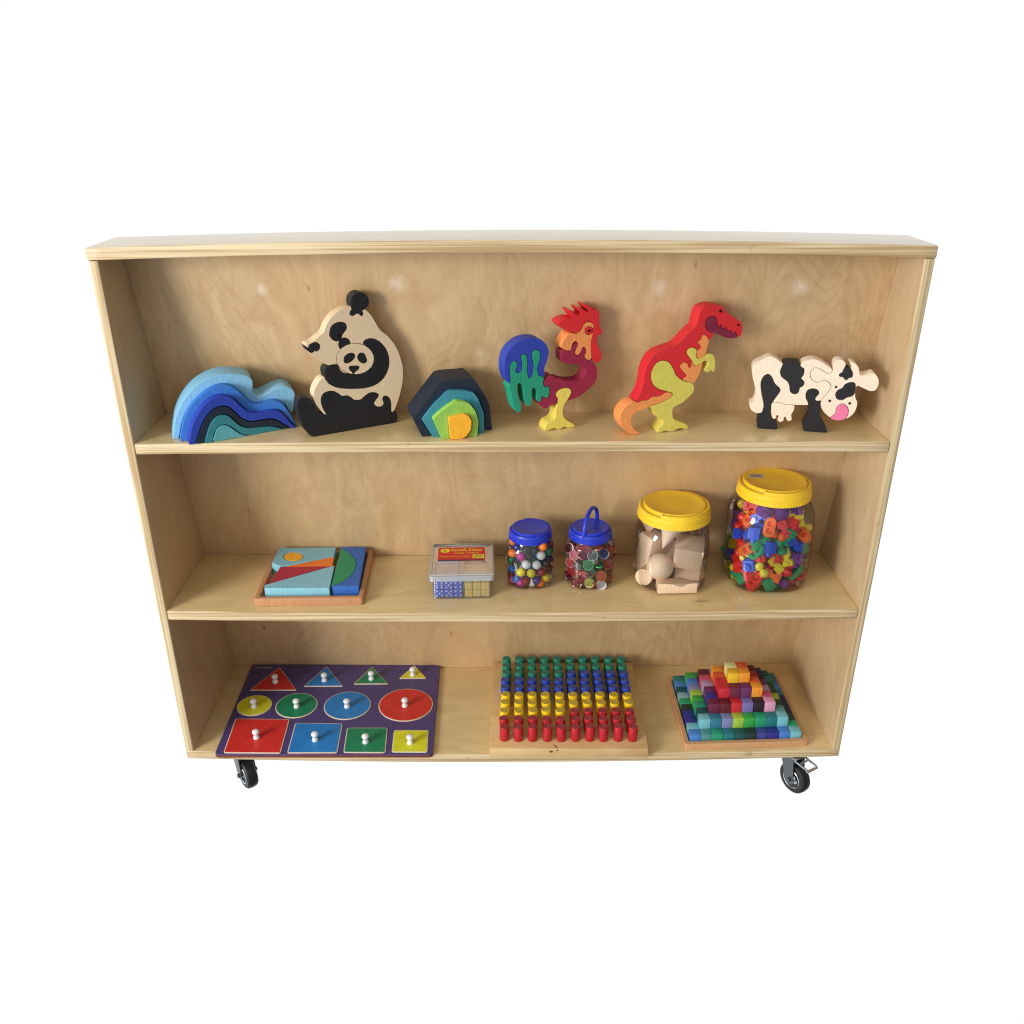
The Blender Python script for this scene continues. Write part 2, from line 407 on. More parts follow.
for s in (0, 1):
    bm = bmesh.new(); x0, x1 = (0.0006, TS) if s == 0 else (WID-TS, WID-.0006)
    zb, zt = .0276, .9022; r = .003
    pr2 = [(r, zt), (yb(zt)+.008, zt), (yb(zb)+.008, zb), (r, zb)]
    def strip(ysh): pass
    # front edge rounded: cross-section in x-y, extruded in z
    cs = [(x0+r*(1-math.cos(a)), r*(1-math.sin(a))) for a in [i*PI/8 for i in range(5)]]
    cs2 = [(x1-r*(1-math.sin(a)), r*(1-math.cos(a))) for a in [i*PI/8 for i in range(5)]]
    sec = cs + [(x, y) for x, y in cs2] + [(x1, None), (x0, None)]
    rings = []
    nz = 24
    for i in range(nz+1):
        z = zb+(zt-zb)*i/nz
        rings.append([bm.verts.new((x, (yb(z)+.008) if y is None else y, z)) for x, y in sec])
    L = len(sec)
    for A, B in zip(rings, rings[1:]):
        for i in range(L):
            f = bm.faces.new((A[i], A[(i+1) % L], B[(i+1) % L], B[i])); f.material_index = 1 if i < 9 else 0
    bm.faces.new(rings[0]); bm.faces.new(rings[-1]); bmesh.ops.recalc_face_normals(bm, faces=bm.faces)
    obj('side_panel', bm, [m_side, m_edgev], case, CI, smooth=.7)
bm = bmesh.new(); nx = 48
g = []
for i in range(nx+1):
    x = TS+.0003+(WID-2*TS-.0006)*i/nx; col = []
    zt = zsh('t', x)-.0174; zb = zsh('c', x)+.0006
    for j in range(13):
        z = zb+(zt-zb)*j/12; col.append((x, yb(z), z))
    g.append(col)
F1 = [[bm.verts.new(p) for p in c] for c in g]; F2 = [[bm.verts.new((p[0], p[1]+.007, p[2])) for p in c] for c in g]
for i in range(nx):
    for j in range(12):
        bm.faces.new((F1[i][j], F1[i+1][j], F1[i+1][j+1], F1[i][j+1])); bm.faces.new((F2[i][j], F2[i][j+1], F2[i+1][j+1], F2[i+1][j]))
for i in range(nx): bm.faces.new((F1[i][12], F1[i+1][12], F2[i+1][12], F2[i][12])); bm.faces.new((F1[i][0], F2[i][0], F2[i+1][0], F1[i+1][0]))
for j in range(12): bm.faces.new((F1[0][j], F1[0][j+1], F2[0][j+1], F2[0][j])); bm.faces.new((F1[nx][j], F2[nx][j], F2[nx][j+1], F1[nx][j+1]))
bmesh.ops.recalc_face_normals(bm, faces=bm.faces)
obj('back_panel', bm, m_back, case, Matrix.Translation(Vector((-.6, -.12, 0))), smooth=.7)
# pale patch centres are given in world coordinates; back_panel's local equals world because of CI

# casters
m_rub = plastic('black_rubber', (22, 22, 24), .5); m_fork = metal('shade_toned_steel', (112, 116, 122), .35); m_steel = metal('zinc_steel', (190, 196, 200), .28); m_hub = metal('bright_hub', (215, 222, 230), .22)  # fork steel darkened to carry the shade under the bottom board
def caster(x, y, ztop, ang, brake=False, r=.0305):
    M = CI @ Matrix.Translation(Vector((x, y, ztop))) @ Matrix.Rotation(ang, 4, 'Z')
    root = obj('caster', (lambda b: (box(b, -.026, .026, -.021, .021, -.0025, -.0004, .0008), lathe(b, [(0, -.008), (.016, -.008), (.018, -.005), (.018, -.0025)], 24), b)[-1])(bmesh.new()), m_steel, case, M, smooth=.6)
    # local x = rolling direction, y = axle
    zc = -.0870+r; off = .014 if brake else -.012
    bm = bmesh.new()
    for s in (-1, 1):
        V = [(-.016, -.0075), (.016, -.0075), (off+.010, zc-.004), (off+.004, zc-.010), (off-.004, zc-.010), (off-.010, zc-.004)]
        vs = [bm.verts.new((p[0], s*.0130, p[1])) for p in V]; f = bm.faces.new(vs)
        ex = bmesh.ops.extrude_face_region(bm, geom=[f])
        for q in ex['geom']:
            if isinstance(q, bmesh.types.BMVert): q.co.y += s*.002
    box(bm, -.016, .016, -.0144, .0144, -.0095, -.0075)
    bmesh.ops.create_cone(bm, cap_ends=True, segments=12, radius1=.004, radius2=.004, depth=.038, matrix=Matrix.Translation((off, 0, zc)) @ Matrix.Rotation(PI/2, 4, 'X'))
    bmesh.ops.recalc_face_normals(bm, faces=bm.faces)
    obj('fork', bm, m_fork, root, smooth=.5)
    bm = bmesh.new()
    lathe(bm, [(.014, -.0095), (.0205, -.0105), (r-.0035, -.0105), (r-.0008, -.0078), (r, -.002), (r, .002), (r-.0008, .0078), (r-.0035, .0105), (.0205, .0105), (.014, .0095)], 48)
    lathe(bm, [(0, -.010), (.005, -.0105), (.0075, -.0072), (.015, -.0066), (.0188, -.0112), (.0197, -.0104)], 40, mi=1)
    lathe(bm, [(.0197, .0104), (.0188, .0112), (.015, .0066), (.0075, .0072), (.005, .0105), (0, .010)], 40, mi=1)
    bmesh.ops.recalc_face_normals(bm, faces=bm.faces)
    obj('wheel', bm, [m_rub, m_hub], root, Matrix.Translation((off, 0, zc)) @ Matrix.Rotation(PI/2, 4, 'X'), smooth=.6)
    if brake:
        bm = bmesh.new()
        box(bm, .028, .048, -.0135, -.0105, -.013, -.010, .0005); box(bm, .028, .048, .0105, .0135, -.013, -.010, .0005)
        box(bm, .046, .051, -.0135, .0135, -.016, -.0125, .001); box(bm, .026, .030, -.0135, .0135, -.0135, -.0095, .001)
        box(bm, .010, .028, -.0135, -.0115, -.013, -.0095); box(bm, .010, .028, .0115, .0135, -.013, -.0095)
        obj('brake_pedal', bm, m_steel, root, smooth=.5)
    return root
caster(.087, .042, zsh('c', .10)-.0180, math.radians(128))
caster(1.124, .027, zsh('c', 1.11)-.0180, math.radians(-60), True)
caster(.100, .215, zsh('c', .10)-.0180, math.radians(70))
caster(1.10, .215, zsh('c', 1.10)-.0180, math.radians(75), True)

# ------------------------------------------------------------------ upright toys on the top shelf
S = stained
c_sky = S('stain_sky_blue', (132, 190, 222)); c_blue = S('stain_mid_blue', (52, 116, 200)); c_royal = S('stain_royal_blue', (38, 62, 168))
c_night = S('stain_night_blue', (22, 36, 52)); c_teal = S('stain_deep_teal', (50, 130, 140)); c_aqua = S('stain_aqua', (92, 168, 178))
tail = lambda top, bot: top + bot
W_ = (160, 280)
P1 = [(78, 960), (82, 900), (92, 835), (112, 775), (145, 715), (195, 655), (255, 610), (325, 578), (400, 565), (470, 568), (525, 578), (552, 598), (560, 632), (556, 662), (570, 690), (600, 700), (648, 678), (700, 652), (750, 640), (788, 652), (812, 680), (812, 715), (800, 790), (775, 795),
      (700, 740), (610, 760), (520, 735), (440, 665), (350, 655), (250, 710), (170, 800), (140, 900), (110, 962)]
P2 = [(122, 972), (128, 905), (140, 850), (163, 790), (200, 738), (250, 690), (300, 655), (350, 636), (400, 632), (440, 645), (480, 675), (520, 715), (560, 742), (610, 745), (660, 730), (700, 727), (740, 745), (775, 790), (805, 840), (832, 884), (815, 890), (700, 800), (600, 815), (500, 790), (400, 715), (300, 740), (220, 840), (180, 930), (160, 972)]
P3 = [(174, 991), (180, 930), (195, 870), (225, 810), (265, 752), (310, 716), (360, 698), (410, 700), (450, 722), (490, 762), (540, 794), (600, 796), (650, 784), (700, 782), (740, 803), (780, 848), (820, 888), (790, 892), (700, 860), (600, 870), (500, 850), (400, 780), (310, 810), (240, 930), (212, 989)]
P4 = [(221, 986), (235, 930), (256, 870), (290, 812), (330, 776), (370, 762), (412, 766), (450, 795), (490, 832), (540, 852), (600, 847), (660, 838), (705, 847), (745, 870), (782, 892), (745, 898), (600, 900), (480, 890), (380, 830), (310, 880), (268, 984)]
P5 = [(274, 983), (283, 930), (305, 867), (340, 825), (380, 812), (415, 820), (450, 850), (490, 880), (540, 891), (600, 886), (660, 881), (700, 886), (742, 900), (640, 919), (530, 938), (400, 900), (330, 915), (318, 976)]
P6 = [(327, 975), (331, 930), (345, 895), (375, 876), (405, 876), (440, 896), (480, 924), (522, 940), (430, 957)]
toy('wave_stacker', 'nested wooden wave of blue and teal arches at the left end of the top shelf', 'stacking toy', [
    ('arch', c_sky, P1, True, ((95, 960), (800, 871)), 'pale sky blue outer arch with curling crest'),
    ('arch', c_blue, P2, True, ((140, 972), (830, 885)), 'mid blue second arch'),
    ('arch', c_royal, P3, True, ((192, 991), (820, 890)), 'royal blue third arch'),
    ('arch', c_night, P4, True, ((235, 987), (780, 893)), 'almost black fourth arch'),
    ('arch', c_teal, P5, True, ((285, 983), (740, 900)), 'deep teal fifth arch'),
    ('core', c_aqua, P6, True, ((335, 976), (522, 941)), 'aqua innermost hill')], W_, 6.021, ((285, 983), (740, 900)), .046, shrink=2.6, gap=4.5, bev=.0013)

cream = S('natural_maple', (232, 208, 172), .55, True, .05); black = S('stain_black', (27, 27, 31), .5, True, .18)
PB = [(134, 411), (140, 396), (170, 384), (210, 352), (240, 325), (262, 272), (295, 225), (340, 190), (390, 168), (440, 165), (490, 180), (530, 215), (560, 262), (590, 310), (640, 352), (685, 410), (715, 480), (732, 560), (728, 640), (710, 720), (690, 780), (665, 822),
      (600, 850), (400, 860), (262, 842), (215, 800), (190, 762), (180, 705), (200, 650), (240, 606), (330, 590), (330, 525), (290, 531), (250, 522), (200, 492), (158, 455)]
PLEG = [(85, 745), (115, 728), (150, 735), (178, 765), (200, 800), (230, 830), (262, 838), (238, 795), (226, 745), (240, 708), (280, 692), (320, 700), (350, 722), (395, 722), (428, 747), (470, 745), (500, 720), (530, 702), (563, 703), (580, 718), (562, 745), (550, 768), (568, 788), (600, 787), (616, 765), (608, 738), (620, 722), (642, 730), (656, 760), (660, 822), (684, 816), (697, 842), (692, 878), (650, 898), (600, 903), (500, 920), (400, 937), (300, 956), (220, 970), (180, 974), (148, 958), (115, 915), (92, 860), (78, 800)]
PARM = [(246, 560), (275, 534), (325, 528), (340, 560), (365, 580), (430, 588), (490, 578), (530, 548), (552, 500), (546, 455), (520, 425), (488, 392), (505, 372), (540, 366), (585, 385), (625, 430), (645, 490), (640, 550), (610, 610), (560, 650), (500, 668), (420, 673), (340, 668), (290, 650), (256, 620)]
_, M0, P = toy('panda_puzzle', 'wooden jigsaw panda hugging its cub between the wave and the navy stacker', 'puzzle', [
    ('body', cream, PB, True, None, 'natural cream body'),
    ('legs', black, PLEG, True, None, 'black legs at the foot of the puzzle'),
    ('arm', black, PARM, True, None, 'black arm round the cub'),
    ('cub_ear', black, [(335, 400), (343, 375), (368, 361), (394, 372), (404, 396), (390, 415), (362, 432), (342, 422)], True, None, None),
    ('cub_face', cream, circ(437, 490, 115, 95, 24), False, None, 'round cream face of the cub'),
    ('eye_patch', black, [(279, 330), (290, 290), (320, 268), (355, 265), (378, 278), (378, 308), (357, 335), (346, 364), (325, 378), (300, 370), (283, 352)], True, None, None),
    ('cub_eye', black, [(368, 500), (375, 475), (400, 458), (428, 460), (432, 480), (415, 500), (395, 513), (376, 513)], True, None, None),
    ('cub_eye', black, [(455, 470), (470, 455), (490, 460), (502, 480), (508, 505), (490, 515), (468, 505), (455, 488)], True, None, None),
    ('cub_nose', black, [(402, 540), (430, 536), (458, 538), (455, 555), (436, 568), (427, 582), (418, 568), (404, 555)], True, None, None),
    ('nose', black, [(128, 416), (145, 427), (154, 405), (188, 389), (212, 402), (214, 425), (200, 440), (182, 436), (174, 450), (152, 448), (136, 434)], True, None, None),
    ('ear', black, [(408, 140), (416, 105), (440, 82), (467, 76), (495, 85), (516, 110), (521, 142), (508, 172), (482, 186), (474, 190), (484, 206), (477, 222), (460, 207), (443, 207), (422, 220), (404, 208), (416, 182), (414, 168)], True, None, 'round black ear with a jigsaw tab')],
    (285, 280), 6.208, ((180, 974), (690, 886)), .022, gap=4.6)
dots(_, M0, P, [(327, 345, 6)], plastic('gloss_black', (12, 12, 12), .3))

navy = S('stain_navy', (20, 36, 54), .55, True, .2)
toy('hollow_stacker', 'angular nested arch blocks, navy outside and orange at the core, right of panda', 'stacking toy', [
    ('arch', navy, [(255, 716), (172, 545), (300, 375), (430, 205), (480, 190), (720, 172), (752, 200), (832, 320), (880, 415), (904, 650), (800, 662), (330, 716)], 14, None, 'navy outer arch'),
    ('arch', S('stain_petrol', (56, 134, 152)), [(352, 722), (250, 560), (350, 430), (480, 300), (522, 282), (650, 285), (732, 302), (772, 350), (832, 500), (834, 676), (700, 690), (420, 724)], 14, ((355, 722), (832, 678)), 'petrol blue second arch'),
    ('arch', S('stain_lime', (150, 200, 84)), [(438, 742), (355, 555), (382, 525), (470, 450), (570, 382), (640, 385), (702, 412), (748, 470), (780, 570), (766, 706), (690, 714), (500, 734)], 16, ((440, 742), (765, 708)), 'lime green third arch'),
    ('core', S('stain_orange_yellow', (244, 176, 42)), [(513, 744), (495, 560), (508, 530), (650, 500), (690, 520), (718, 562), (714, 650), (670, 712), (630, 737)], 14, ((515, 745), (640, 735)), 'orange yellow core block')],
    (395, 360), 9.309, ((255, 716), (902, 652)), .062, shrink=2.0, gap=6.0, bev=.0013)

red = S('stain_red', (216, 40, 48)); org = S('stain_orange', (238, 150, 84)); crim = S('stain_crimson', (150, 34, 66)); yel = S('stain_yellow', (232, 212, 96))
RB = [(572, 392), (600, 398), (640, 340), (700, 350), (740, 460), (775, 482), (792, 530), (788, 590), (760, 638), (700, 692), (640, 727), (590, 744), (520, 762), (470, 778), (436, 800), (408, 795), (375, 755), (390, 690), (424, 650), (414, 620), (440, 585), (480, 572), (500, 592), (532, 590), (560, 604), (640, 607), (685, 592), (712, 555), (714, 520), (690, 495), (640, 486), (562, 484), (546, 440), (550, 400)]
_, M0, P = toy('rooster_puzzle', 'wooden jigsaw rooster with blue and green tail, red comb and yellow feet', 'puzzle', [
    ('body', crim, RB, True, None, 'crimson body and curved neck'),
    ('hackle', org, [(545, 376), (580, 392), (606, 385), (618, 345), (640, 326), (660, 345), (645, 385), (638, 412), (656, 424), (676, 400), (690, 368), (708, 372), (716, 402), (705, 432), (718, 454), (743, 456), (755, 430), (752, 370), (756, 300), (772, 235), (765, 198), (735, 188), (700, 210), (680, 250), (650, 275), (600, 270), (565, 310), (545, 350)], True, None, 'orange neck hackle'),
    ('comb', red, [(535, 225), (518, 200), (545, 176), (590, 162), (626, 164), (606, 132), (592, 108), (618, 112), (648, 142), (680, 134), (662, 104), (658, 88), (690, 100), (722, 118), (735, 116), (712, 90), (704, 72), (728, 74), (752, 90), (770, 112), (786, 106), (802, 112), (808, 160), (812, 225), (832, 262), (824, 276), (796, 284), (790, 330), (802, 372), (824, 410), (820, 450), (800, 478), (775, 474), (760, 448), (754, 400), (752, 330), (766, 285), (766, 240), (772, 212), (742, 186), (700, 202), (678, 245), (648, 266), (600, 260), (560, 245)], True, None, 'red comb, face and wattle'),
    ('eye_ring', red, circ(735, 252, 27, n=20), False, None, None),
    ('tail', S('stain_tail_blue', (44, 66, 168)), [(180, 628), (152, 590), (139, 540), (140, 480), (155, 420), (187, 372), (237, 330), (297, 308), (360, 305), (410, 325), (440, 365), (450, 410), (437, 465), (418, 525), (417, 582), (340, 600), (250, 610)], True, None, 'blue upper tail'),
    ('tail_feathers', S('stain_tail_green', (34, 152, 118)), [(182, 626), (180, 560), (180, 500), (198, 472), (220, 470), (228, 500), (216, 535), (236, 553), (260, 532), (264, 480), (255, 440), (270, 419), (290, 425), (300, 470), (300, 550), (315, 592), (333, 572), (345, 500), (334, 440), (336, 405), (360, 388), (386, 400), (388, 450), (370, 520), (380, 565), (415, 585), (410, 625), (430, 655), (452, 645), (454, 690), (440, 726), (420, 722), (402, 718), (396, 742), (380, 754), (365, 740), (368, 690), (352, 655), (334, 668), (332, 710), (330, 760), (314, 785), (290, 775), (276, 720), (268, 650), (246, 622), (228, 645), (232, 700), (252, 770), (256, 808), (236, 830), (214, 815), (200, 770), (185, 700), (168, 650)], True, None, 'green dripping tail feathers'),
    ('leg', yel, [(503, 712), (515, 680), (558, 659), (598, 662), (608, 692), (588, 732), (562, 770), (549, 820), (556, 860), (585, 890), (622, 908), (632, 930), (592, 938), (558, 934), (520, 950), (488, 942), (432, 962), (424, 945), (445, 905), (482, 885), (500, 860), (502, 810), (515, 765), (516, 730)], True, None, 'yellow leg and foot')],
    (485, 295), 7.062, ((430, 962), (632, 936)), .027, gap=4.6)
dots(_, M0, P, [(735, 252, 9)], plastic('gloss_black', (12, 12, 12), .3))

maroon = S('stain_maroon', (128, 30, 62)); olive = S('stain_straw', (216, 204, 92))
DR = [(235, 740), (278, 668), (300, 600), (310, 530), (340, 450), (390, 396), (460, 366), (520, 345), (560, 310), (610, 256), (655, 215), (672, 160), (690, 106), (725, 78), (780, 68), (830, 76), (850, 100), (880, 130), (930, 163), (965, 188), (973, 220), (966, 265), (952, 284), (900, 270), (800, 252), (782, 262), (750, 305), (720, 330), (700, 370), (660, 400), (640, 480), (610, 560), (570, 572), (500, 622), (450, 668), (400, 692), (360, 695), (330, 720), (290, 722), (262, 735)]
_, M0, P = toy('dinosaur_puzzle', 'wooden jigsaw dinosaur in red, orange and straw yellow with open toothy jaw', 'puzzle', [
    ('body', red, DR, True, None, 'red back and head'),
    ('belly', org, [(712, 272), (730, 285), (743, 312), (735, 345), (720, 400), (704, 450), (686, 520), (660, 570), (640, 602), (608, 600), (566, 577), (592, 556), (580, 535), (556, 508), (548, 484), (574, 460), (598, 470), (606, 496), (624, 490), (630, 450), (640, 402), (665, 382), (690, 362), (682, 340), (667, 325), (690, 306), (700, 282)], True, None, None),
    ('arm', olive, [(594, 395), (606, 370), (635, 360), (660, 376), (656, 410), (668, 434), (700, 428), (724, 408), (757, 402), (780, 420), (787, 470), (782, 512), (768, 524), (760, 506), (748, 522), (730, 528), (716, 514), (735, 482), (737, 456), (715, 450), (690, 466), (664, 481), (644, 478), (630, 450), (612, 425)], True, None, None),
    ('leg', olive, [(350, 560), (360, 510), (390, 466), (430, 450), (470, 460), (498, 500), (522, 550), (570, 588), (622, 600), (641, 625), (636, 665), (600, 702), (560, 737), (512, 760), (496, 782), (499, 838), (532, 864), (580, 878), (601, 900), (590, 920), (560, 911), (530, 915), (490, 932), (450, 926), (402, 942), (398, 925), (424, 892), (434, 866), (425, 845), (386, 832), (366, 788), (340, 764), (356, 752), (400, 742), (450, 712), (492, 690), (488, 670), (450, 655), (402, 642), (365, 610)], True, None, 'straw yellow thigh and foot'),
    ('tail', org, [(230, 728), (262, 736), (290, 722), (330, 720), (360, 696), (410, 692), (450, 668), (486, 670), (494, 688), (450, 716), (400, 740), (352, 752), (336, 765), (300, 776), (250, 800), (220, 830), (212, 870), (232, 915), (270, 944), (232, 955), (190, 940), (152, 900), (136, 850), (148, 800), (182, 756)], True, None, 'orange tail reaching the shelf'),
    ('mouth', maroon, [(720, 195), (733, 158), (765, 145), (793, 158), (802, 190), (800, 213), (812, 220), (824, 203), (832, 226), (846, 236), (858, 222), (868, 246), (880, 252), (892, 238), (898, 262), (910, 266), (924, 250), (942, 290), (900, 298), (850, 290), (795, 264), (752, 250), (726, 228)], 4, None, 'maroon mouth with jagged teeth')],
    (600, 295), 6.827, ((240, 957), (600, 921)), .027, gap=4.6)
dots(_, M0, P, [(822, 110, 9)], plastic('gloss_black', (12, 12, 12), .3)); dots(_, M0, P, [(943, 205, 7)], plastic('gloss_black', (12, 12, 12), .3), 'nostril')

cowc = S('natural_lime_wood', (240, 222, 198), .55, True, .05)
CB = [(110, 498), (76, 476), (64, 436), (84, 425), (100, 400), (106, 340), (88, 262), (82, 195), (100, 160), (150, 135), (205, 112), (250, 130), (300, 166), (350, 165), (405, 172), (440, 145), (500, 132), (550, 146), (600, 180), (628, 205), (640, 300), (600, 400), (552, 450), (550, 415), (480, 442), (300, 440), (232, 430), (222, 480), (170, 480), (145, 496)]
HEAD = [(638, 170), (652, 148), (680, 136), (705, 142), (722, 165), (712, 190), (736, 194), (758, 204), (762, 180), (750, 156), (780, 158), (810, 190), (820, 240), (870, 238), (910, 228), (940, 255), (946, 300), (926, 340), (890, 348), (850, 332), (800, 312), (788, 350), (786, 388), (800, 432), (782, 490), (740, 530), (680, 546), (620, 530), (572, 490), (553, 450), (556, 415), (592, 370), (622, 330), (617, 296), (575, 272), (530, 287), (490, 265), (483, 225), (510, 193), (550, 203), (600, 233), (632, 214)]
_, M0, P = toy('cow_puzzle', 'wooden jigsaw cow with black patches and pink tongue at the right end', 'puzzle', [
    ('body', cowc, CB, True, None, 'pale wooden body and tail'),
    ('rear_leg', black, [(125, 602), (118, 560), (130, 520), (156, 488), (165, 440), (150, 370), (145, 300), (160, 255), (190, 236), (215, 255), (236, 300), (271, 334), (265, 360), (236, 400), (216, 440), (216, 510), (245, 545), (252, 610), (185, 608)], True, None, None),
    ('front_leg', black, [(440, 622), (437, 570), (460, 530), (475, 490), (468, 430), (452, 390), (460, 350), (490, 335), (526, 342), (537, 365), (520, 385), (510, 408), (528, 420), (553, 420), (547, 470), (549, 530), (576, 580), (594, 634), (520, 632)], True, None, None),
    ('back_patch', black, [(304, 154), (350, 148), (404, 156), (412, 182), (436, 202), (430, 240), (415, 262), (437, 290), (426, 315), (406, 326), (395, 360), (370, 367), (346, 350), (340, 310), (325, 280), (287, 250), (278, 215), (290, 182)], True, None, None),
    ('udder', cowc, [(222, 430), (270, 430), (310, 442), (368, 448), (366, 482), (350, 512), (354, 540), (340, 553), (322, 548), (312, 526), (300, 530), (296, 550), (276, 560), (258, 548), (264, 520), (250, 515), (244, 535), (226, 538), (215, 510), (214, 460)], True, None, None),
    ('head', cowc, HEAD, True, None, 'pale head with horns and ear'),
    ('forehead_patch', black, [(680, 236), (702, 220), (714, 194), (736, 190), (764, 215), (765, 252), (742, 258), (725, 272), (706, 252), (686, 248)], True, None, None),
    ('eye_patch', black, [(655, 370), (670, 345), (700, 330), (720, 305), (755, 292), (784, 300), (785, 350), (765, 382), (730, 390), (700, 408), (665, 400)], True, None, None),
    ('tongue', S('stain_pink', (238, 120, 160)), [(620, 532), (652, 502), (664, 462), (690, 438), (720, 446), (738, 475), (735, 510), (716, 538), (680, 550), (642, 545)], True, None, 'pink tongue')],
    (740, 340), 6.827, ((125, 604), (592, 635)), .024, gap=4.6)
dots(_, M0, P, [(655, 320, 8), (748, 340, 8)], plastic('gloss_black', (12, 12, 12), .3)); dots(_, M0, P, [(612, 415, 9), (748, 432, 9)], plastic('gloss_black', (12, 12, 12), .3), 'nostril')
# ------------------------------------------------------------------ middle shelf: picture blocks in a tray
ORD = ['first', 'second', 'third', 'fourth', 'fifth', 'sixth', 'seventh', 'eighth', 'ninth', 'tenth', 'eleventh', 'twelfth']
def flat_frame(k, org, scale, A, B, C_):
    """frame lying on shelf k: A, B front corners, C_ back-left corner (photo points)"""
    P = lambda q: (org[0]+q[0]/scale, org[1]+q[1]/scale)
    a, b, c = (shelf_pt(k, *P(q)) for q in (A, B, C_))
    mid = (a+b)/2; s = slope(k, mid.x)
    ex = (b-a); ex.z = 0; ex.normalize(); ex = Vector((ex.x, ex.y, s*ex.x)).normalized()
    ey0 = Vector((-ex.y, ex.x, 0)).normalized(); ez = ex.cross(ey0).normalized(); ey = ez.cross(ex)
    o = a.copy(); o.z = zsh(k, mid.x)-s*(mid.x-a.x)+.0004
    M = frame_mat(o, ex, ey, ez); Mi = M.inverted()
    return M, P, (Mi @ b).x, (Mi @ c)
M, P, tw, tc_ = flat_frame('b', (245, 530), 7.314, (82, 560), (865, 550), (215, 165))
td = tc_.y
cherry = stained('tray_cherry', (192, 140, 98), .5, True, .12)
FR = lambda q, h: hit(M, *P(q), 2, h)
TH = .0150
root = empty('block_tray', M, 'reddish wooden tray holding the landscape picture blocks on the middle shelf', 'tray')
bl = FR((210, 148), TH); br = FR((938, 138), TH); fl = FR((76, 492), TH); frr = FR((868, 478), TH)
x0, x1, y0, y1 = (bl.x+fl.x)/2, (br.x+frr.x)/2, 0, (bl.y+br.y)/2
bm = bmesh.new(); box(bm, x0+.004, x1-.004, y0+.004, y1-.004, 0, .004); obj('base', bm, cherry, root)
bm = bmesh.new(); wd = .0085
V, T = region(rounded([(x0, y0), (x1, y0), (x1, y1), (x0, y1)], .006), [[(x0+wd, y0+wd), (x1-wd, y0+wd), (x1-wd, y1-wd), (x0+wd, y1-wd)]])
bm.free(); bm = plate(V, T, lambda q: Vector((q.x, q.y, TH)), TH-.0002, .0014, Vector((0, 0, -1))); obj('rim', bm, cherry, root, smooth=.6)
HB = .0245
LAND = [('block', S('stain_dusty_cyan', (128, 190, 208)), [(250, 125), (670, 120), (652, 193), (262, 266), (192, 240)], 6, 'dusty cyan sky block with a hole for the sun'),
        ('block', S('stain_orange_sun', (238, 172, 50)), circ(355, 193, 70, 32, 28), 0, 'round orange yellow sun block'),
        ('block', S('stain_burnt_orange', (236, 122, 46)), [(652, 195), (640, 260), (300, 266)], 5, 'burnt orange wedge block under the sky block'),
        ('block', S('stain_cherry_red', (176, 40, 66)), [(255, 270), (615, 265), (192, 382)], 5, 'crimson wedge block between orange and cyan ones'),
        ('block', S('stain_pale_cyan', (136, 196, 214)), [(655, 258), (618, 426), (140, 426), (142, 402)], 6, 'pale cyan sloping block at the front'),
        ('block', S('stain_cobalt', (48, 104, 190)), [(704, 118), (886, 118), (832, 412), (632, 414)], 5, 'cobalt blue block with a curved bay at the right'),
        ('block', S('stain_leaf_green', (34, 144, 98)), [(702, 132), (740, 150), (775, 178), (802, 212), (814, 250), (800, 298), (770, 338), (725, 372), (675, 396), (630, 412), (665, 270)], 3, 'half moon green block beside the cobalt one')]
ol = [rounded([tuple(FR(q, HB).xy) for q in s[2]], .0016) if s[3] else [tuple(FR(q, HB).xy) for q in s[2]] for s in LAND]
for i, s in enumerate(LAND):
    cut = [offset(o, .0008) for j, o in enumerate(ol) if (j > i)]
    oo = [(min(max(q[0], x0+wd+.0008), x1-wd-.0008), min(max(q[1], y0+wd+.0008), y1-wd-.0008)) for q in offset(ol[i], -.0003)]
    V, T = region(oo, cut)
    bm = plate(V, T, lambda q: Vector((q.x, q.y, HB)), HB-.0043, .0011, Vector((0, 0, -1)))
    o = obj('picture_block', bm, s[1], None, M, smooth=.6); tag(o, s[4] + ' in the tray', 'block', 'landscape picture blocks')

# ------------------------------------------------------------------ box of dice
M, P, bw, _c = flat_frame('b', (425, 538), 13.65, (112, 836), (905, 822), (150, 230))
FRy = lambda q, y: hit(M, *P(q), 1, y)
hl = (FRy((55, 530), -.004).z + FRy((945, 520), -.004).z)/2      # top of lid at its front edge
lf0, lf1 = FRy((52, 530), -.004).x, FRy((948, 520), -.004).x
bd = hit(M, *P((500, 68)), 2, hl).y - .002
hs = FRy((500, 592), -.004).z                                     # lower edge of the lid skirt
m_box = clear('cloudy_clear_plastic', (.98, .985, .99), .12, .03, .04)
m_lid = clear('cloudy_lid_plastic', (.97, .975, .98), .16, .05, .50, (.88, .93, 1., 1))
root = empty('dice_box', M, 'clear plastic lidded box of blue and yellow dice with a red label', 'box', None)
def shell(bm, x0, x1, y0, y1, z0, z1, r, t, top=False, mi=0):
    """open thin-walled tray, walls t thick"""
    for zz_, op in ((0, 0),):
        o = rounded([(x0, y0), (x1, y0), (x1, y1), (x0, y1)], r, 5); i_ = offset(o, -t)
        n = len(o)
        a = [bm.verts.new((p[0], p[1], z0)) for p in o]; b = [bm.verts.new((p[0], p[1], z1)) for p in o]
        c = [bm.verts.new((p[0], p[1], z1)) for p in i_]; d = [bm.verts.new((p[0], p[1], z0)) for p in i_]
        for A, B in ((a, b), (b, c), (c, d), (d, a)):
            for k in range(n): bm.faces.new((A[k], A[(k+1) % n], B[(k+1) % n], B[k]))
    pz = z1 if top else z0
    f = [bm.verts.new((p[0], p[1], pz+(-t*1.01 if top else t*1.01))) for p in i_]; bm.faces.new(f)
bm = bmesh.new(); shell(bm, 0, bw, 0, bd-.006, 0, hl-.003, .006, .0012); bmesh.ops.recalc_face_normals(bm, faces=bm.faces)
box(bm, bw*.515, bw*.535, .0015, bd-.0075, .0015, hl-.006)
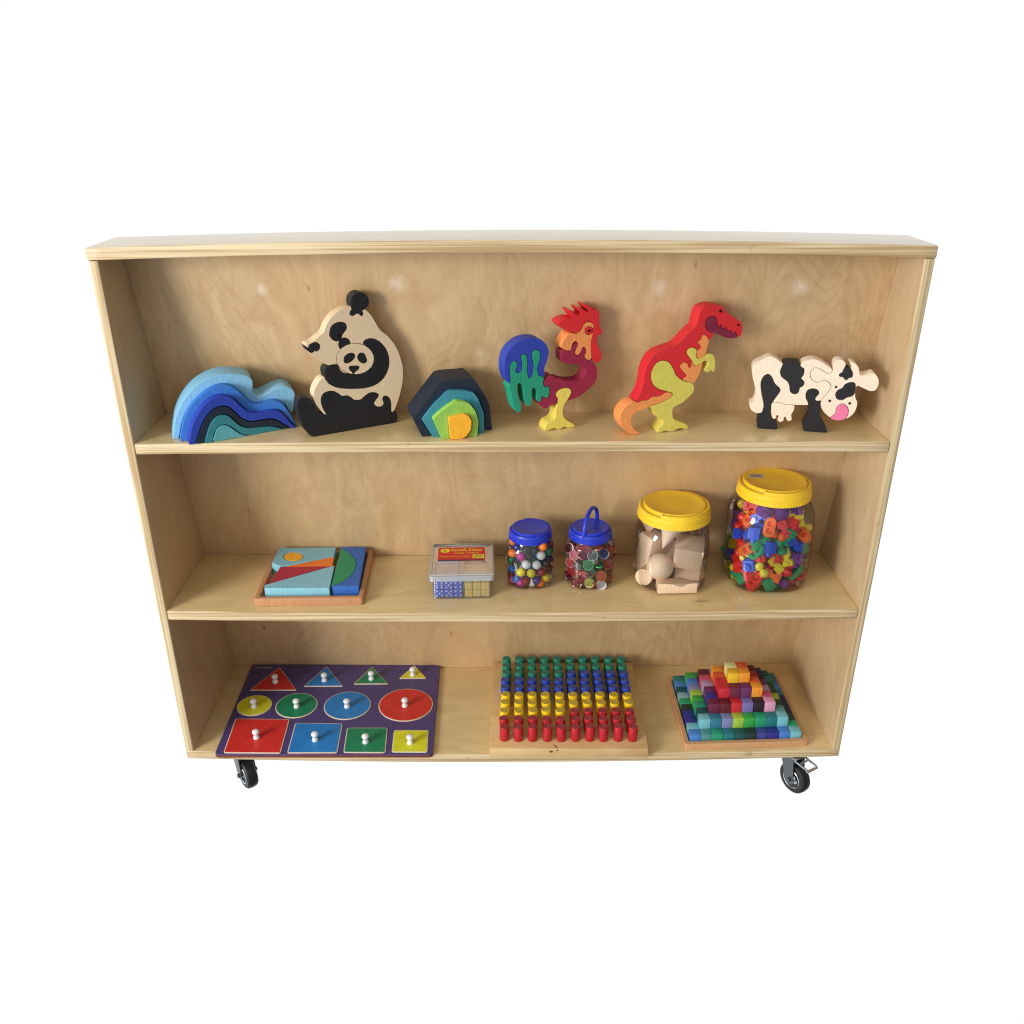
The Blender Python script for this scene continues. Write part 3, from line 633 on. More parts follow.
obj('base', bm, m_box, root, smooth=.6)
bm = bmesh.new(); shell(bm, lf0, lf1, -.004, bd, hs, hl, .008, .0014, True); bmesh.ops.recalc_face_normals(bm, faces=bm.faces)
lid = obj('lid', bm, m_lid, root, smooth=.6)
bm = bmesh.new()
def bead(bm, pts, r=.0009): tube(bm, pts+[pts[0]], r, 6)
lw_, ld_ = lf1-lf0, bd+.004
LX = lambda u: lf0+lw_*u
LY = lambda v_: -.004+ld_*v_
bead(bm, [(LX(.03), LY(.04), hl+.0004), (LX(.97), LY(.04), hl+.0004), (LX(.97), LY(.96), hl+.0004), (LX(.03), LY(.96), hl+.0004)], .0016)
bead(bm, [(LX(.09), LY(.10), hl+.0003), (LX(.45), LY(.10), hl+.0003), (LX(.45), LY(.42), hl+.0003), (LX(.09), LY(.42), hl+.0003)])
bead(bm, [(LX(.53), LY(.10), hl+.0003), (LX(.88), LY(.10), hl+.0003), (LX(.88), LY(.42), hl+.0003), (LX(.53), LY(.42), hl+.0003)])
obj('ridge', bm, clear('ridge_plastic', (.97, .97, .98), .2, .1, .55), lid, smooth=.6)
# red label with its writing
c00 = hit(M, *P((172, 296)), 2, hl+.0004); c10 = hit(M, *P((818, 290)), 2, hl+.0004); c01 = hit(M, *P((185, 136)), 2, hl+.0004)
lx0, lx1, ly0, ly1 = c00.x, c10.x, c00.y, c01.y
bm = bmesh.new(); box(bm, lx0, lx1, ly0, ly1, hl+.0002, hl+.0006); lab = obj('label', bm, plastic('label_red', (214, 40, 44), .35), root); lab['label'] = 'red printed label'
def text(body, x, y, z, h, mat, parent, M_=None, width=None, center=False, name='lettering', rot=None, bold=0):
    cu = bpy.data.curves.new('t', 'FONT'); cu.body = body; cu.size = 1; cu.offset = bold
    to = bpy.data.objects.new('t', cu); COL.objects.link(to); bpy.context.view_layer.update()
    me = bpy.data.meshes.new_from_object(to.evaluated_get(bpy.context.evaluated_depsgraph_get())); bpy.data.objects.remove(to); bpy.data.curves.remove(cu)
    xs = [v.co.x for v in me.vertices]; ys = [v.co.y for v in me.vertices]; sx_ = (width/(max(xs)-min(xs))) if width else h/.7
    for v in me.vertices: v.co = Vector(((v.co.x-min(xs))*sx_, v.co.y*h/.7, 0))
    if center: 
        for v in me.vertices: v.co.x -= (max(xs)-min(xs))*sx_/2
    me.materials.append(mat)
    o = bpy.data.objects.new(name, me); COL.objects.link(o); o.parent = parent; o.matrix_local = Matrix.Translation((x, y, z)); return o
yl = plastic('print_yellow', (250, 226, 60), .4)
U = lambda u: lx0+(lx1-lx0)*u
Vv = lambda v_: ly0+(ly1-ly0)*v_
text('Small Dice', U(.28), Vv(.68), hl+.0009, (ly1-ly0)*.20, yl, lab, width=(lx1-lx0)*.66, bold=.02)
text('Class Topics', U(.34), Vv(.46), hl+.0009, (ly1-ly0)*.17, yl, lab, width=(lx1-lx0)*.54)
text('counting, adding and playing', U(.03), Vv(.20), hl+.0009, (ly1-ly0)*.09, yl, lab, width=(lx1-lx0)*.66)
bm = bmesh.new(); poly_prism(bm, circ(U(.15), Vv(.74), (lx1-lx0)*.105, (ly1-ly0)*.16, 24), hl+.0006, hl+.0008); obj('emblem', bm, yl, lab)
text('EC', U(.15), Vv(.68), hl+.001, (ly1-ly0)*.12, plastic('print_black', (20, 20, 20), .4), lab, width=(lx1-lx0)*.07, center=True, bold=.02)
bm = bmesh.new(); box(bm, U(.74), U(.98), Vv(.08), Vv(.36), hl+.0006, hl+.0008); obj('tag', bm, yl, lab)
text('g Pack', U(.77), Vv(.15), hl+.001, (ly1-ly0)*.15, plastic('print_green', (30, 120, 40), .4), lab, width=(lx1-lx0)*.18, bold=.02)
# the dice themselves
pip_m = plastic('pip_white', (244, 244, 240), .4)
PIPS = {1: [(0, 0)], 2: [(-1, -1), (1, 1)], 3: [(-1, -1), (0, 0), (1, 1)], 4: [(-1, -1), (1, 1), (-1, 1), (1, -1)], 5: [(-1, -1), (1, 1), (-1, 1), (1, -1), (0, 0)], 6: [(-1, -1), (-1, 0), (-1, 1), (1, -1), (1, 0), (1, 1)]}
def die_mesh(s, mat, rnd):
    bm = bmesh.new(); box(bm, -s/2, s/2, -s/2, s/2, 0, s, s*.09)
    vals = [1, 2, 3, 4, 5, 6]; rnd.shuffle(vals)
    vals[0] = rnd.choice([4, 6, 6, 5]); dirs = [((0, -1, 0), (1, 0, 0), (0, 0, 1)), ((0, 0, 1), (1, 0, 0), (0, 1, 0)), ((1, 0, 0), (0, 1, 0), (0, 0, 1)), ((-1, 0, 0), (0, 1, 0), (0, 0, 1)), ((0, 1, 0), (1, 0, 0), (0, 0, 1))]
    for vnum, (n_, a, b) in zip(vals, dirs):
        n_, a, b = Vector(n_), Vector(a), Vector(b); c = Vector((0, 0, s/2))+n_*(s/2+.0001)
        for (u, v_) in PIPS[vnum]:
            p = c+a*u*s*.27+b*v_*s*.27
            vs = [bm.verts.new(p+(a*math.cos(2*PI*k/8)+b*math.sin(2*PI*k/8))*s*.105) for k in range(8)]
            f = bm.faces.new(vs); f.material_index = 1
    return bm
rnd = random.Random(5)
m_db = plastic('dice_blue', (36, 96, 236), .3); m_dy = plastic('dice_yellow', (252, 216, 86), .35)
rows_ = ['bottom', 'top']; cols_ = ['left', 'middle', 'right']; deps = ['front', 'second', 'third', 'fourth', 'fifth', 'sixth']
for ci, (cn, cm, xa, xb) in enumerate((('blue', m_db, .0030, bw*.512), ('yellow', m_dy, bw*.538, bw-.0030))):
    s = (xb-xa)/3-.0003
    for r in range(2):
        for d in range(6 if cn == 'blue' else 4):
            for c in range(3):
                if r == 1 and d == 2 and c == 1 and cn == 'yellow': continue
                hz = min(s, (hl-.004)/2)
                bm = die_mesh(s*.985, cm, rnd)
                for v in bm.verts: v.co.z *= hz/s
                Mx = M @ Matrix.Translation((xa+(c+.5)*(s+.0003), .0022+(d+.5)*(s+.0003), .0016+r*(hz+.0002)))
                o = obj('die', bm, [cm, pip_m], None, Mx, smooth=.5)
                tag(o, '%s die with white spots, %s of %s layer in %s row of dice box' % (cn, cols_[c], rows_[r], deps[d]), 'die', 'dice in the clear plastic box')

# ------------------------------------------------------------------ jars
m_jar = clear('clear_jar_plastic', (.975, .98, .98), .05, .03)
def sq(n):
    def f(a, z=0):
        return (abs(math.cos(a))**n+abs(math.sin(a))**n)**(-1/n)
    return f
def jar(cx, cy, R, RL, hb, ht, lidmat, label, lidlabel, n=3., handle=None, rot=0, k='b', sticker=None, gname=None):
    """squarish clear jar with a broad screw lid; origin on the shelf"""
    M = Matrix.Translation((cx, cy, zsh(k, cx)+.0006)) @ Matrix.Rotation(rot, 4, 'Z')
    root = empty('jar', M, label, 'jar')
    r = R/ (1.10 if n > 2.5 else 1.04)
    # body: squircle in plan, round at the neck
    prof = [(0, .0025), (r*.70, .0025), (r*.84, .0004), (r*.93, .004), (r*.985, .012), (r, .024), (r, hb*.74), (r*.985, hb*.84), (r*.93, hb*.92), (RL*.97, hb*.985), (RL*.93, hb+.003), (RL*.93, ht-.004)]
    s = sq(n)
    shp = lambda a, z: 1+(s(a)-1)*max(0, min(1, (hb*.97-z)/(hb*.16)))
    bm = bmesh.new(); lathe(bm, prof, 72, shape=shp); bmesh.ops.recalc_face_normals(bm, faces=bm.faces)
    body = obj('body', bm, m_jar, root, smooth=.8)
    # lid
    bm = bmesh.new(); H = ht-hb
    pr_ = [(RL*.955, hb+.001), (RL, hb), (RL*1.0, hb+H*.30), (RL*.985, hb+H*.33), (RL*.985, hb+H*.38), (RL*.995, hb+H*.42), (RL*.985, hb+H*.66), (RL*.955, hb+H*.74), (RL*.90, hb+H*.76), (RL*.895, hb+H*.70),
           (RL*.865, hb+H*.70), (RL*.86, hb+H*.93), (RL*.835, hb+H*.985), (RL*.80, hb+H*.99), (RL*.775, hb+H*.965), (RL*.3, hb+H*.968), (0, hb+H*.975)]
    lathe(bm, pr_, 72)
    for kx in range(72):      # fine grip ribs low on the skirt
        a = 2*PI*kx/72
        m4 = Matrix.Rotation(a, 4, 'Z') @ Matrix.Translation((RL*1.0, 0, hb+H*.16)) @ Matrix.Diagonal((.0008, RL*.035, H*.22, 1))
        bmesh.ops.create_cube(bm, size=1, matrix=m4)
    bmesh.ops.recalc_face_normals(bm, faces=bm.faces)
    lid = obj('lid', bm, lidmat, root, smooth=.6)
    bm = bmesh.new()
    if handle == 'up':
        pts = []
        for i in range(25):
            t = i/24; a = PI*t
            pts.append((math.cos(a)*RL*.93*(1 if t < .5 else 1), 0, hb+H*.55+math.sin(a)**.8*RL*1.08))
        tube(bm, pts, [.0030]*25, 8)
        bmesh.ops.scale(bm, vec=(1, 1.25, 1), verts=bm.verts)
        h = obj('handle', bm, lidmat, lid, Matrix.Rotation(math.radians(66), 4, 'Z'), smooth=.8)
        bm = bmesh.new(); box(bm, -RL*.76, RL*.76, -.003, .003, hb+H*.95, hb+H*.985, .0006); obj('groove_rib', bm, lidmat, lid, Matrix.Rotation(math.radians(66), 4, 'Z'))
    else:
        # handle folded flat round the rim: a half ring with blunt ends
        a0 = math.radians(handle or -120); nseg = 40; rings = []
        for i in range(nseg+1):
            a = a0+math.radians(176)*i/nseg; ca, sa = math.cos(a), math.sin(a)
            rings.append([bm.verts.new((q*RL*ca, q*RL*sa, hb+H*z)) for q, z in ((.872, .72), (.952, .72), (.957, .90), (.950, .935), (.878, .935), (.872, .90))])
        for A, B in zip(rings, rings[1:]):
            for i in range(6): bm.faces.new((A[i], A[(i+1) % 6], B[(i+1) % 6], B[i]))
        bm.faces.new(rings[0]); bm.faces.new(rings[-1]); bmesh.ops.recalc_face_normals(bm, faces=bm.faces)
        obj('handle', bm, lidmat, lid, smooth=.6)
        bm = bmesh.new(); 
        bm.free()
        for a in (a0-.03, a0+math.radians(178)):
            bm = bmesh.new(); bmesh.ops.create_cube(bm, size=1, matrix=Matrix.Rotation(a, 4, 'Z') @ Matrix.Translation((RL*.90, 0, hb+H*.84)) @ Matrix.Diagonal((RL*.12, RL*.05, H*.22, 1)))
            obj('hinge', bm, lidmat, lid)
    if sticker:
        bm = bmesh.new()
        # paper sticker wrapped on the body's side
        a1, a2, z1, z2, cols = sticker; m_ = 10
        g1 = [[bm.verts.new(((r*1.004*s(a)+dr)*math.cos(a), (r*1.004*s(a)+dr)*math.sin(a), z)) for a in [a1+(a2-a1)*i/m_ for i in range(m_+1)]] for z, dr in [(z1+(z2-z1)*q, 0) for q in (0, .45, .55, 1)]]
        for q, (A, B) in enumerate(zip(g1, g1[1:])):
            for i in range(m_):
                f = bm.faces.new((A[i], A[i+1], B[i+1], B[i])); f.material_index = q % len(cols)
        obj('sticker', bm, cols, root, smooth=.8)
    return root, M, r
m_lb = plastic('lid_blue', (36, 58, 196), .32); m_ly = plastic('lid_yellow', (252, 212, 50), .30)
st_w = plastic('paper_white', (236, 238, 232), .6); st_g = plastic('paper_green', (70, 150, 70), .6); st_r = plastic('paper_red', (200, 50, 50), .6)
yj = .116
# jar 1: marbles
J1, M1, R1 = jar(.6314, yj, .0468, .0380, .0875, .1073, m_lb, 'small clear jar with flat blue lid, full of round coloured beads', '', 2.8, -75, sticker=(PI*.93, PI*1.08, .018, .056, [st_g, st_r, st_w]))
BEADC = dict(orange=(242, 122, 28), white=(238, 240, 240), green=(20, 130, 92), maroon=(140, 28, 46), black=(34, 36, 40), navy=(38, 46, 120), blue=(34, 104, 190), yellow=(238, 222, 50), pink=(238, 92, 142), magenta=(176, 40, 140), purple=(62, 50, 140))
def inner_pt(Mj, Rj, n, u, v, margin):
    """first point on the line of sight, inside the jar wall by margin"""
    inv = Mj.inverted(); c = inv @ CP; d = (inv.to_3x3() @ ray(u, v)).normalized(); s = sq(n); t = (c.xy.length-Rj*1.6)
    best = None
    for _ in range(1500):
        p = c+d*t; rr = (Rj-margin)*(s(math.atan2(p.y, p.x)) if n else 1)
        if p.xy.length < rr: return p
        if best is None or p.xy.length/rr < best[0]: best = (p.xy.length/rr, p.copy())
        t += .0004
    p = best[1]; return Vector((p.x/best[0], p.y/best[0], p.z))
RANKS = lambda i, n: (['topmost', 'second from the top', 'third from the top', 'fourth from the top', 'fifth from the top', 'sixth from the top', 'seventh from the top', 'eighth from the top', 'ninth from the top', 'tenth from the top', 'eleventh from the top', 'twelfth from the top'])[i]
def rank_labels(items, fmt, cat, group):
    """items: (obj, colour, height); number each colour from the top"""
    by = {}
    for o, c, z in items: by.setdefault(c, []).append((z, o))
    for c, l in by.items():
        l.sort(key=lambda q: -q[0])
        for i, (z, o) in enumerate(l):
            tag(o, fmt % (c, 'the only one' if len(l) == 1 else RANKS(i, len(l))+' of its colour'), cat, group)
beads = [(143, 490, 'orange'), (238, 528, 'magenta'), (468, 518, 'white'), (550, 470, 'green'), (485, 418, 'orange'), (605, 430, 'maroon'), (112, 562, 'green'), (185, 608, 'black'), (298, 620, 'white'), (418, 625, 'white'), (520, 602, 'black'), (592, 560, 'navy'), (143, 672, 'blue'), (238, 708, 'yellow'), (355, 720, 'yellow'), (472, 705, 'maroon'), (565, 662, 'maroon'), (592, 728, 'orange'), (132, 745, 'orange'), (190, 785, 'blue'), (297, 812, 'maroon'), (418, 802, 'purple'), (520, 768, 'yellow'), (146, 845, 'pink'), (240, 872, 'magenta'), (355, 856, 'white'), (460, 872, 'orange'), (560, 838, 'white'), (300, 462, 'black'), (385, 485, 'black'), (405, 425, 'green'), (198, 425, 'navy'), (112, 425, 'black'), (330, 550, 'black'), (560, 505, 'black')]
rb = .0080; items = []; placed = []
mesh_bead = bmesh.new(); bmesh.ops.create_uvsphere(mesh_bead, u_segments=24, v_segments=14, radius=rb)
bead_me = {}
def bead_obj(c, p, Mj):
    if c not in bead_me:
        bm = mesh_bead.copy(); o = obj('bead', bm, plastic('bead_'+c, BEADC[c], .18), None, None, smooth=3.2)
        for q in o.data.polygons: q.use_smooth = True
        bead_me[c] = o.data
    else: o = bpy.data.objects.new('bead', bead_me[c]); COL.objects.link(o)
    o.matrix_world = Mj @ Matrix.Translation(p); return o
for (x, y, c) in beads:
    p = inner_pt(M1, R1, 2.8, 500+x/11.38, 510+y/11.38, rb+.0016)
    for _ in range(12):      # keep neighbours from overlapping
        for q in placed:
            d = p-q
            if d.length < rb*1.9: p = p+(d.normalized() if d.length > 1e-6 else Vector((0, 1, 0)))*(rb*1.9-d.length)*.6+Vector((0, .0006, 0))
    p.z = max(p.z, rb+.003)
    placed.append(p); items.append((bead_obj(c, p, M1), c, p.z))
rank_labels(items, '%s bead at front of flat lidded jar, %s', 'bead', 'round beads in the jar')
rnd = random.Random(3); cnt = 0; tries = 0
while cnt < 34 and tries < 20000:
    tries += 1; a = rnd.uniform(0, 2*PI); q = math.sqrt(rnd.random())*(R1-rb-.002)
    p = Vector((q*math.cos(a), q*math.sin(a), rnd.uniform(rb+.003, .082)))
    if all((p-o).length > rb*1.88 for o in placed):
        placed.append(p); cnt += 1; c = rnd.choice(['black', 'navy', 'maroon', 'green', 'orange', 'blue', 'white'])
        tag(bead_obj(c, p, M1), '%s bead deep inside the flat lidded blue jar' % c, 'bead', 'round beads in the jar')
mesh_bead.free()
# jar 2: counters with metal rims
J2, M2, R2 = jar(.7376, yj, .0458, .0381, .0880, .1078, m_lb, 'small clear jar of see-through counters, blue lid with carrying handle raised', '', 2.4, 'up')
def tinted(name, rgb):
    if name in MATS: return MATS[name]
    m = bpy.data.materials.new(name); m.use_nodes = True; nt = m.node_tree; b = nt.nodes['Principled BSDF']
    n = N(nt, 'ShaderNodeTexNoise', Scale=80.); nt.links.new(coords(nt, (1, 1, 1)), n.inputs['Vector'])
    nt.links.new(mixc(nt, n.outputs['Fac'], tuple(x*.8 for x in srgb(*rgb)[:3])+(1,), srgb(*rgb)), b.inputs['Base Color'])
    b.inputs['Roughness'].default_value = .12; b.inputs['Alpha'].default_value = .72; b.inputs['Coat Weight'].default_value = .5
    MATS[name] = m; return m
CC = dict(red=(190, 36, 52), green=(24, 130, 70), navy=(38, 48, 110), grey=(90, 100, 104), yellow=(222, 216, 96), white=(222, 224, 220), orange=(220, 84, 34), crimson=(150, 26, 60), pink=(222, 110, 130))
RIM = dict(red=(214, 150, 150), green=(90, 205, 130), navy=(160, 170, 196), grey=(180, 200, 186), yellow=(214, 214, 190), white=(220, 220, 220), orange=(226, 130, 90), crimson=(190, 150, 160), pink=(236, 180, 160))
disc_me = {}
def counter(c, p, nrm, Mj, spin):
    z = nrm.normalized(); x = z.orthogonal().normalized(); y = z.cross(x)
    Mx = Mj @ frame_mat(p, x, y, z) @ Matrix.Rotation(spin, 4, 'Z')
    if c not in disc_me:
        bm = bmesh.new(); lathe(bm, [(0, .0006), (.0076, .0006), (.0083, .0011), (.0083, -.0011), (.0076, -.0006), (0, -.0006)], 28)
        bmesh.ops.recalc_face_normals(bm, faces=bm.faces)
        a = obj('counter', bm, tinted('tint_'+c, CC[c]), None, Mx, smooth=.6)
        bm = bmesh.new(); lathe(bm, [(.0083, .0012), (.0091, .0012), (.0094, .0006), (.0094, -.0006), (.0091, -.0012), (.0083, -.0012), (.0083, .0012)], 32)
        bmesh.ops.recalc_face_normals(bm, faces=bm.faces)
        r = obj('rim', bm, metal('rim_'+c, RIM[c], .2), a, smooth=.6); disc_me[c] = (a.data, r.data)
    else:
        a = bpy.data.objects.new('counter', disc_me[c][0]); COL.objects.link(a); a.matrix_world = Mx
        r = bpy.data.objects.new('rim', disc_me[c][1]); COL.objects.link(r); r.parent = a
    return a
cnts = [(185, 565, 'pink', 0), (275, 575, 'crimson', .9), (375, 570, 'grey', .1), (490, 553, 'navy', .3), (556, 505, 'orange', .6), (330, 668, 'green', .1), (440, 672, 'green', 1.2), (530, 662, 'red', .5), (152, 640, 'red', .5), (218, 672, 'grey', 1.2), (462, 780, 'orange', .2), (350, 750, 'grey', 1.0), (338, 850, 'yellow', .2), (466, 878, 'white', .4), (540, 800, 'orange', .7), (125, 490, 'crimson', .5), (205, 755, 'red', .8), (138, 778, 'crimson', .6), (205, 860, 'pink', 1.2), (245, 500, 'red', 1.0), (322, 505, 'crimson', .9), (425, 490, 'red', 1.1), (150, 715, 'red', 1.), (240, 820, 'crimson', .5), (400, 610, 'white', 1.2), (556, 580, 'red', .7), (556, 720, 'crimson', 1.), (395, 905, 'orange', 1.3), (280, 905, 'crimson', 1.2), (105, 850, 'red', .8), (290, 760, 'pink', 1.)]
rnd = random.Random(8); items = []; pl2 = []
for (x, y, c, tilt) in cnts:
    p = inner_pt(M2, R2, 2.4, 556+x/10.24, 500+y/10.24, .0045+.0045*min(1, tilt)); p.z = max(p.z, .0075)
    view = (M2.inverted() @ CP - p).normalized(); ax = Vector((rnd.uniform(-1, 1), rnd.uniform(-.3, .3), rnd.uniform(-1, 1))).normalized()
    items.append((counter(c, p, Matrix.Rotation(tilt, 3, ax) @ view, M2, rnd.random()), c, p.z)); pl2.append(p)
rank_labels(items, '%s rimmed counter at front of handled jar, %s', 'counter', 'rimmed counters in the jar')
cnt = 0; tries = 0
while cnt < 46 and tries < 20000:
    tries += 1; a = rnd.uniform(0, 2*PI); q = math.sqrt(rnd.random())*(R2-.014)
    p = Vector((q*math.cos(a), q*math.sin(a), rnd.uniform(.010, .080)))
    if all((p-o).length > .0092 for o in pl2):
        pl2.append(p); cnt += 1; c = rnd.choice(['crimson', 'red', 'crimson', 'grey', 'green', 'orange', 'white'])
        tag(counter(c, p, Vector((rnd.gauss(0, 1), rnd.gauss(0, 1), rnd.gauss(0, 1))), M2, 0), '%s rimmed counter deep inside the handled jar' % c, 'counter', 'rimmed counters in the jar')

# jar 3: natural wooden solids
J3, M3, R3 = jar(.8828, .1185, .0685, .0630, .1245, .1505, m_ly, 'wide clear jar of plain wooden solids with yellow lid', '', 3.0, -118, sticker=(-.10, .22, .045, .085, [st_g, st_w, st_r]))
m_sol = stained('beech_solid', (238, 206, 172), .6, True, .07)
s3 = lambda x, y: (626+x/8.533, 482+y/8.533)
def solid(name, bm, p, rot, label):
    o = obj(name, bm, m_sol, None, M3 @ Matrix.Translation(p) @ rot.to_4x4(), smooth=.5); return tag(o, label, 'wooden solid', 'wooden solids in the jar')
from mathutils import Euler
bm = bmesh.new(); bmesh.ops.create_uvsphere(bm, u_segments=40, v_segments=24, radius=.0235); p = inner_pt(M3, R3, 3, *s3(290, 722), .0250)
o = solid('wooden_sphere', bm, p, Euler((.3, .2, 0)).to_matrix(), 'pale wooden ball among the solids in the yellow lidded jar')
for q in o.data.polygons: q.use_smooth = True
bm = bmesh.new(); box(bm, -.0245, .0245, -.022, .022, -.0215, .0215, .001); p = inner_pt(M3, R3, 3, *s3(535, 600), .030)
solid('wooden_cube', bm, p, Euler((.22, .08, -.22)).to_matrix(), 'wooden cube right of the ball in its jar')
bm = bmesh.new(); box(bm, -.0345, .0345, -.011, .011, -.0095, .0095, .001); p = inner_pt(M3, R3, 3, *s3(428, 905), .0115); p.z = .0125
solid('wooden_brick', bm, p, Euler((0, 0, .03)).to_matrix(), 'flat wooden brick at the bottom front of its jar')
def prism(bm, a, l):
    poly_prism(bm, [(-a, -a*.55), (a, -a*.55), (0, a*1.05)], -l/2, l/2)
bm = bmesh.new(); prism(bm, .020, .046); p = inner_pt(M3, R3, 3, *s3(545, 765), .026)
solid('wooden_prism', bm, p, Euler((1.35, .25, 1.0)).to_matrix(), 'triangular wooden prism under the cube in the jar')
bm = bmesh.new(); box(bm, -.0165, .0165, -.0165, .0165, -.036, .036, .001); p = inner_pt(M3, R3, 3, *s3(165, 590), .026)
solid('wooden_bar', bm, p, Euler((.10, .10, .6)).to_matrix(), 'long wooden bar leaning on the left side of the jar')
bm = bmesh.new(); bmesh.ops.create_cone(bm, cap_ends=True, segments=36, radius1=.021, radius2=.0005, depth=.044); p = inner_pt(M3, R3, 3, *s3(355, 470), .020)
solid('wooden_cone', bm, p, Euler((2.6, .5, 0)).to_matrix(), 'pointed wooden cone upside down near the jar top')
bm = bmesh.new(); bmesh.ops.create_cone(bm, cap_ends=True, segments=36, radius1=.015, radius2=.015, depth=.040); p = inner_pt(M3, R3, 3, *s3(175, 860), .019)
p.z = max(p.z, .018); solid('wooden_cylinder', bm, p, Euler((1.45, .0, -.5)).to_matrix(), 'wooden cylinder low at the left in the jar')
bm = bmesh.new(); bmesh.ops.create_cone(bm, cap_ends=True, segments=4, radius1=.024, radius2=.0005, depth=.040); solid('wooden_pyramid', bm, Vector((-.024, .030, .104)), Euler((.9, .5, .3)).to_matrix(), 'wooden pyramid just below the wide yellow lid')
bm = bmesh.new(); box(bm, -.028, .028, -.016, .016, -.016, .016, .001); solid('wooden_block', bm, Vector((.016, .028, .098)), Euler((.1, .5, .9)).to_matrix(), 'wooden block tilted at the back near the jar top')
bm = bmesh.new(); box(bm, -.024, .024, -.024, .024, -.014, .014, .001); solid('wooden_slab', bm, Vector((-.005, .034, .034)), Euler((1.2, .2, .2)).to_matrix(), 'wooden slab at the back behind the ball')

# jar 4: linking plastic pieces
J4, M4, R4 = jar(1.0530, .120, .0775, .0628, .1637, .1905, m_ly, 'largest clear jar with yellow lid, full of bright plastic linking pieces', '', 3.0, -118, sticker=(-.20, .26, .035, .098, [st_w]))
bm = bmesh.new(); box(bm, -.012, .012, -.009, .009, 0, .0003)
t_ = obj('price_sticker', bm, plastic('sticker_grey', (196, 196, 204), .5), J4, Matrix.Translation((-.028, .016, .1637+.0268*.957)) @ Matrix.Rotation(-.15, 4, 'Z'))
bm = bmesh.new()
for i in range(9): box(bm, -.010+i*.0023, -.0092+i*.0023+(.0006 if i % 3 == 0 else 0), -.006, .006, .0003, .0005)
obj('bar_code', bm, plastic('print_grey', (120, 120, 128), .5), t_)
PC = dict(orange=(250, 112, 24), blue=(34, 84, 214), red=(228, 42, 44), green=(18, 150, 96), yellow=(232, 216, 50), purple=(112, 42, 140))
def piece_mesh(kind):
    bm = bmesh.new()
    if kind == 'link':       # oval hollow link
        o = []
        for sgn in (1, -1):
            for i in range(9):
                a = -PI/2+PI*i/8 if sgn == 1 else PI/2+PI*i/8
                o.append((sgn*.0062+.0068*math.cos(a), .0068*math.sin(a)))
        V, T = region(o, [rounded([(-.0072, -.0036), (-.0012, -.0036), (-.0012, .0036), (-.0072, .0036)], .0015), rounded([(.0012, -.0036), (.0072, -.0036), (.0072, .0036), (.0012, .0036)], .0015)])
        bm.free(); bm = plate(V, T, lambda q: Vector((q.x, q.y, .005)), .010, .0012, Vector((0, 0, -1)))
        box(bm, -.0085, .0085, -.005, .005, -.0045, -.0005)
    elif kind == 'cube':     # cube with a stud and a socket
        box(bm, -.0075, .0075, -.0075, .0075, -.0075, .0075, .0012)
        bmesh.ops.create_cone(bm, cap_ends=True, segments=14, radius1=.0042, radius2=.0038, depth=.005, matrix=Matrix.Translation((0, 0, .0098)))
        for s in (-1, 1): box(bm, -.0022, .0022, s*.0078-.0006, s*.0078+.0006, -.005, .005, .0003)
    elif kind == 'slab':     # notched flat piece
        V, T = region(rounded([(-.012, -.0065), (-.003, -.0065), (-.003, -.0035), (.002, -.0035), (.002, -.0065), (.012, -.0065), (.012, .0065), (.0045, .0065), (.0045, .0035), (-.0005, .0035), (-.0005, .0065), (-.012, .0065)], .0008, 2), [])
        bm.free(); bm = plate(V, T, lambda q: Vector((q.x, q.y, .003)), .006, .0008, Vector((0, 0, -1)))
        for x in (-.007, .007): bmesh.ops.create_cone(bm, cap_ends=True, segments=12, radius1=.003, radius2=.0027, depth=.003, matrix=Matrix.Translation((x, 0, .0042)))
    else:                    # knob: two bulbs on a waist
        lathe(bm, [(0, -.011), (.0050, -.0098), (.0070, -.006), (.0062, -.002), (.0032, .0005), (.0034, .002), (.0058, .0042), (.0066, .0075), (.0045, .0108), (0, .012)], 18)
        bmesh.ops.recalc_face_normals(bm, faces=bm.faces)
    bmesh.ops.scale(bm, vec=(1.34, 1.34, 1.34), verts=bm.verts); return bm
pm = {}
def piece(kind, c, p, rot, Mj):
    if (kind, c) not in pm:
        bm = piece_mesh(kind); o = obj('linking_piece', bm, plastic('piece_'+c, PC[c], .38), None, None, smooth=.6); pm[(kind, c)] = o.data
    else: o = bpy.data.objects.new('linking_piece', pm[(kind, c)]); COL.objects.link(o)
    o.matrix_world = Mj @ Matrix.Translation(p) @ rot.to_4x4(); return o
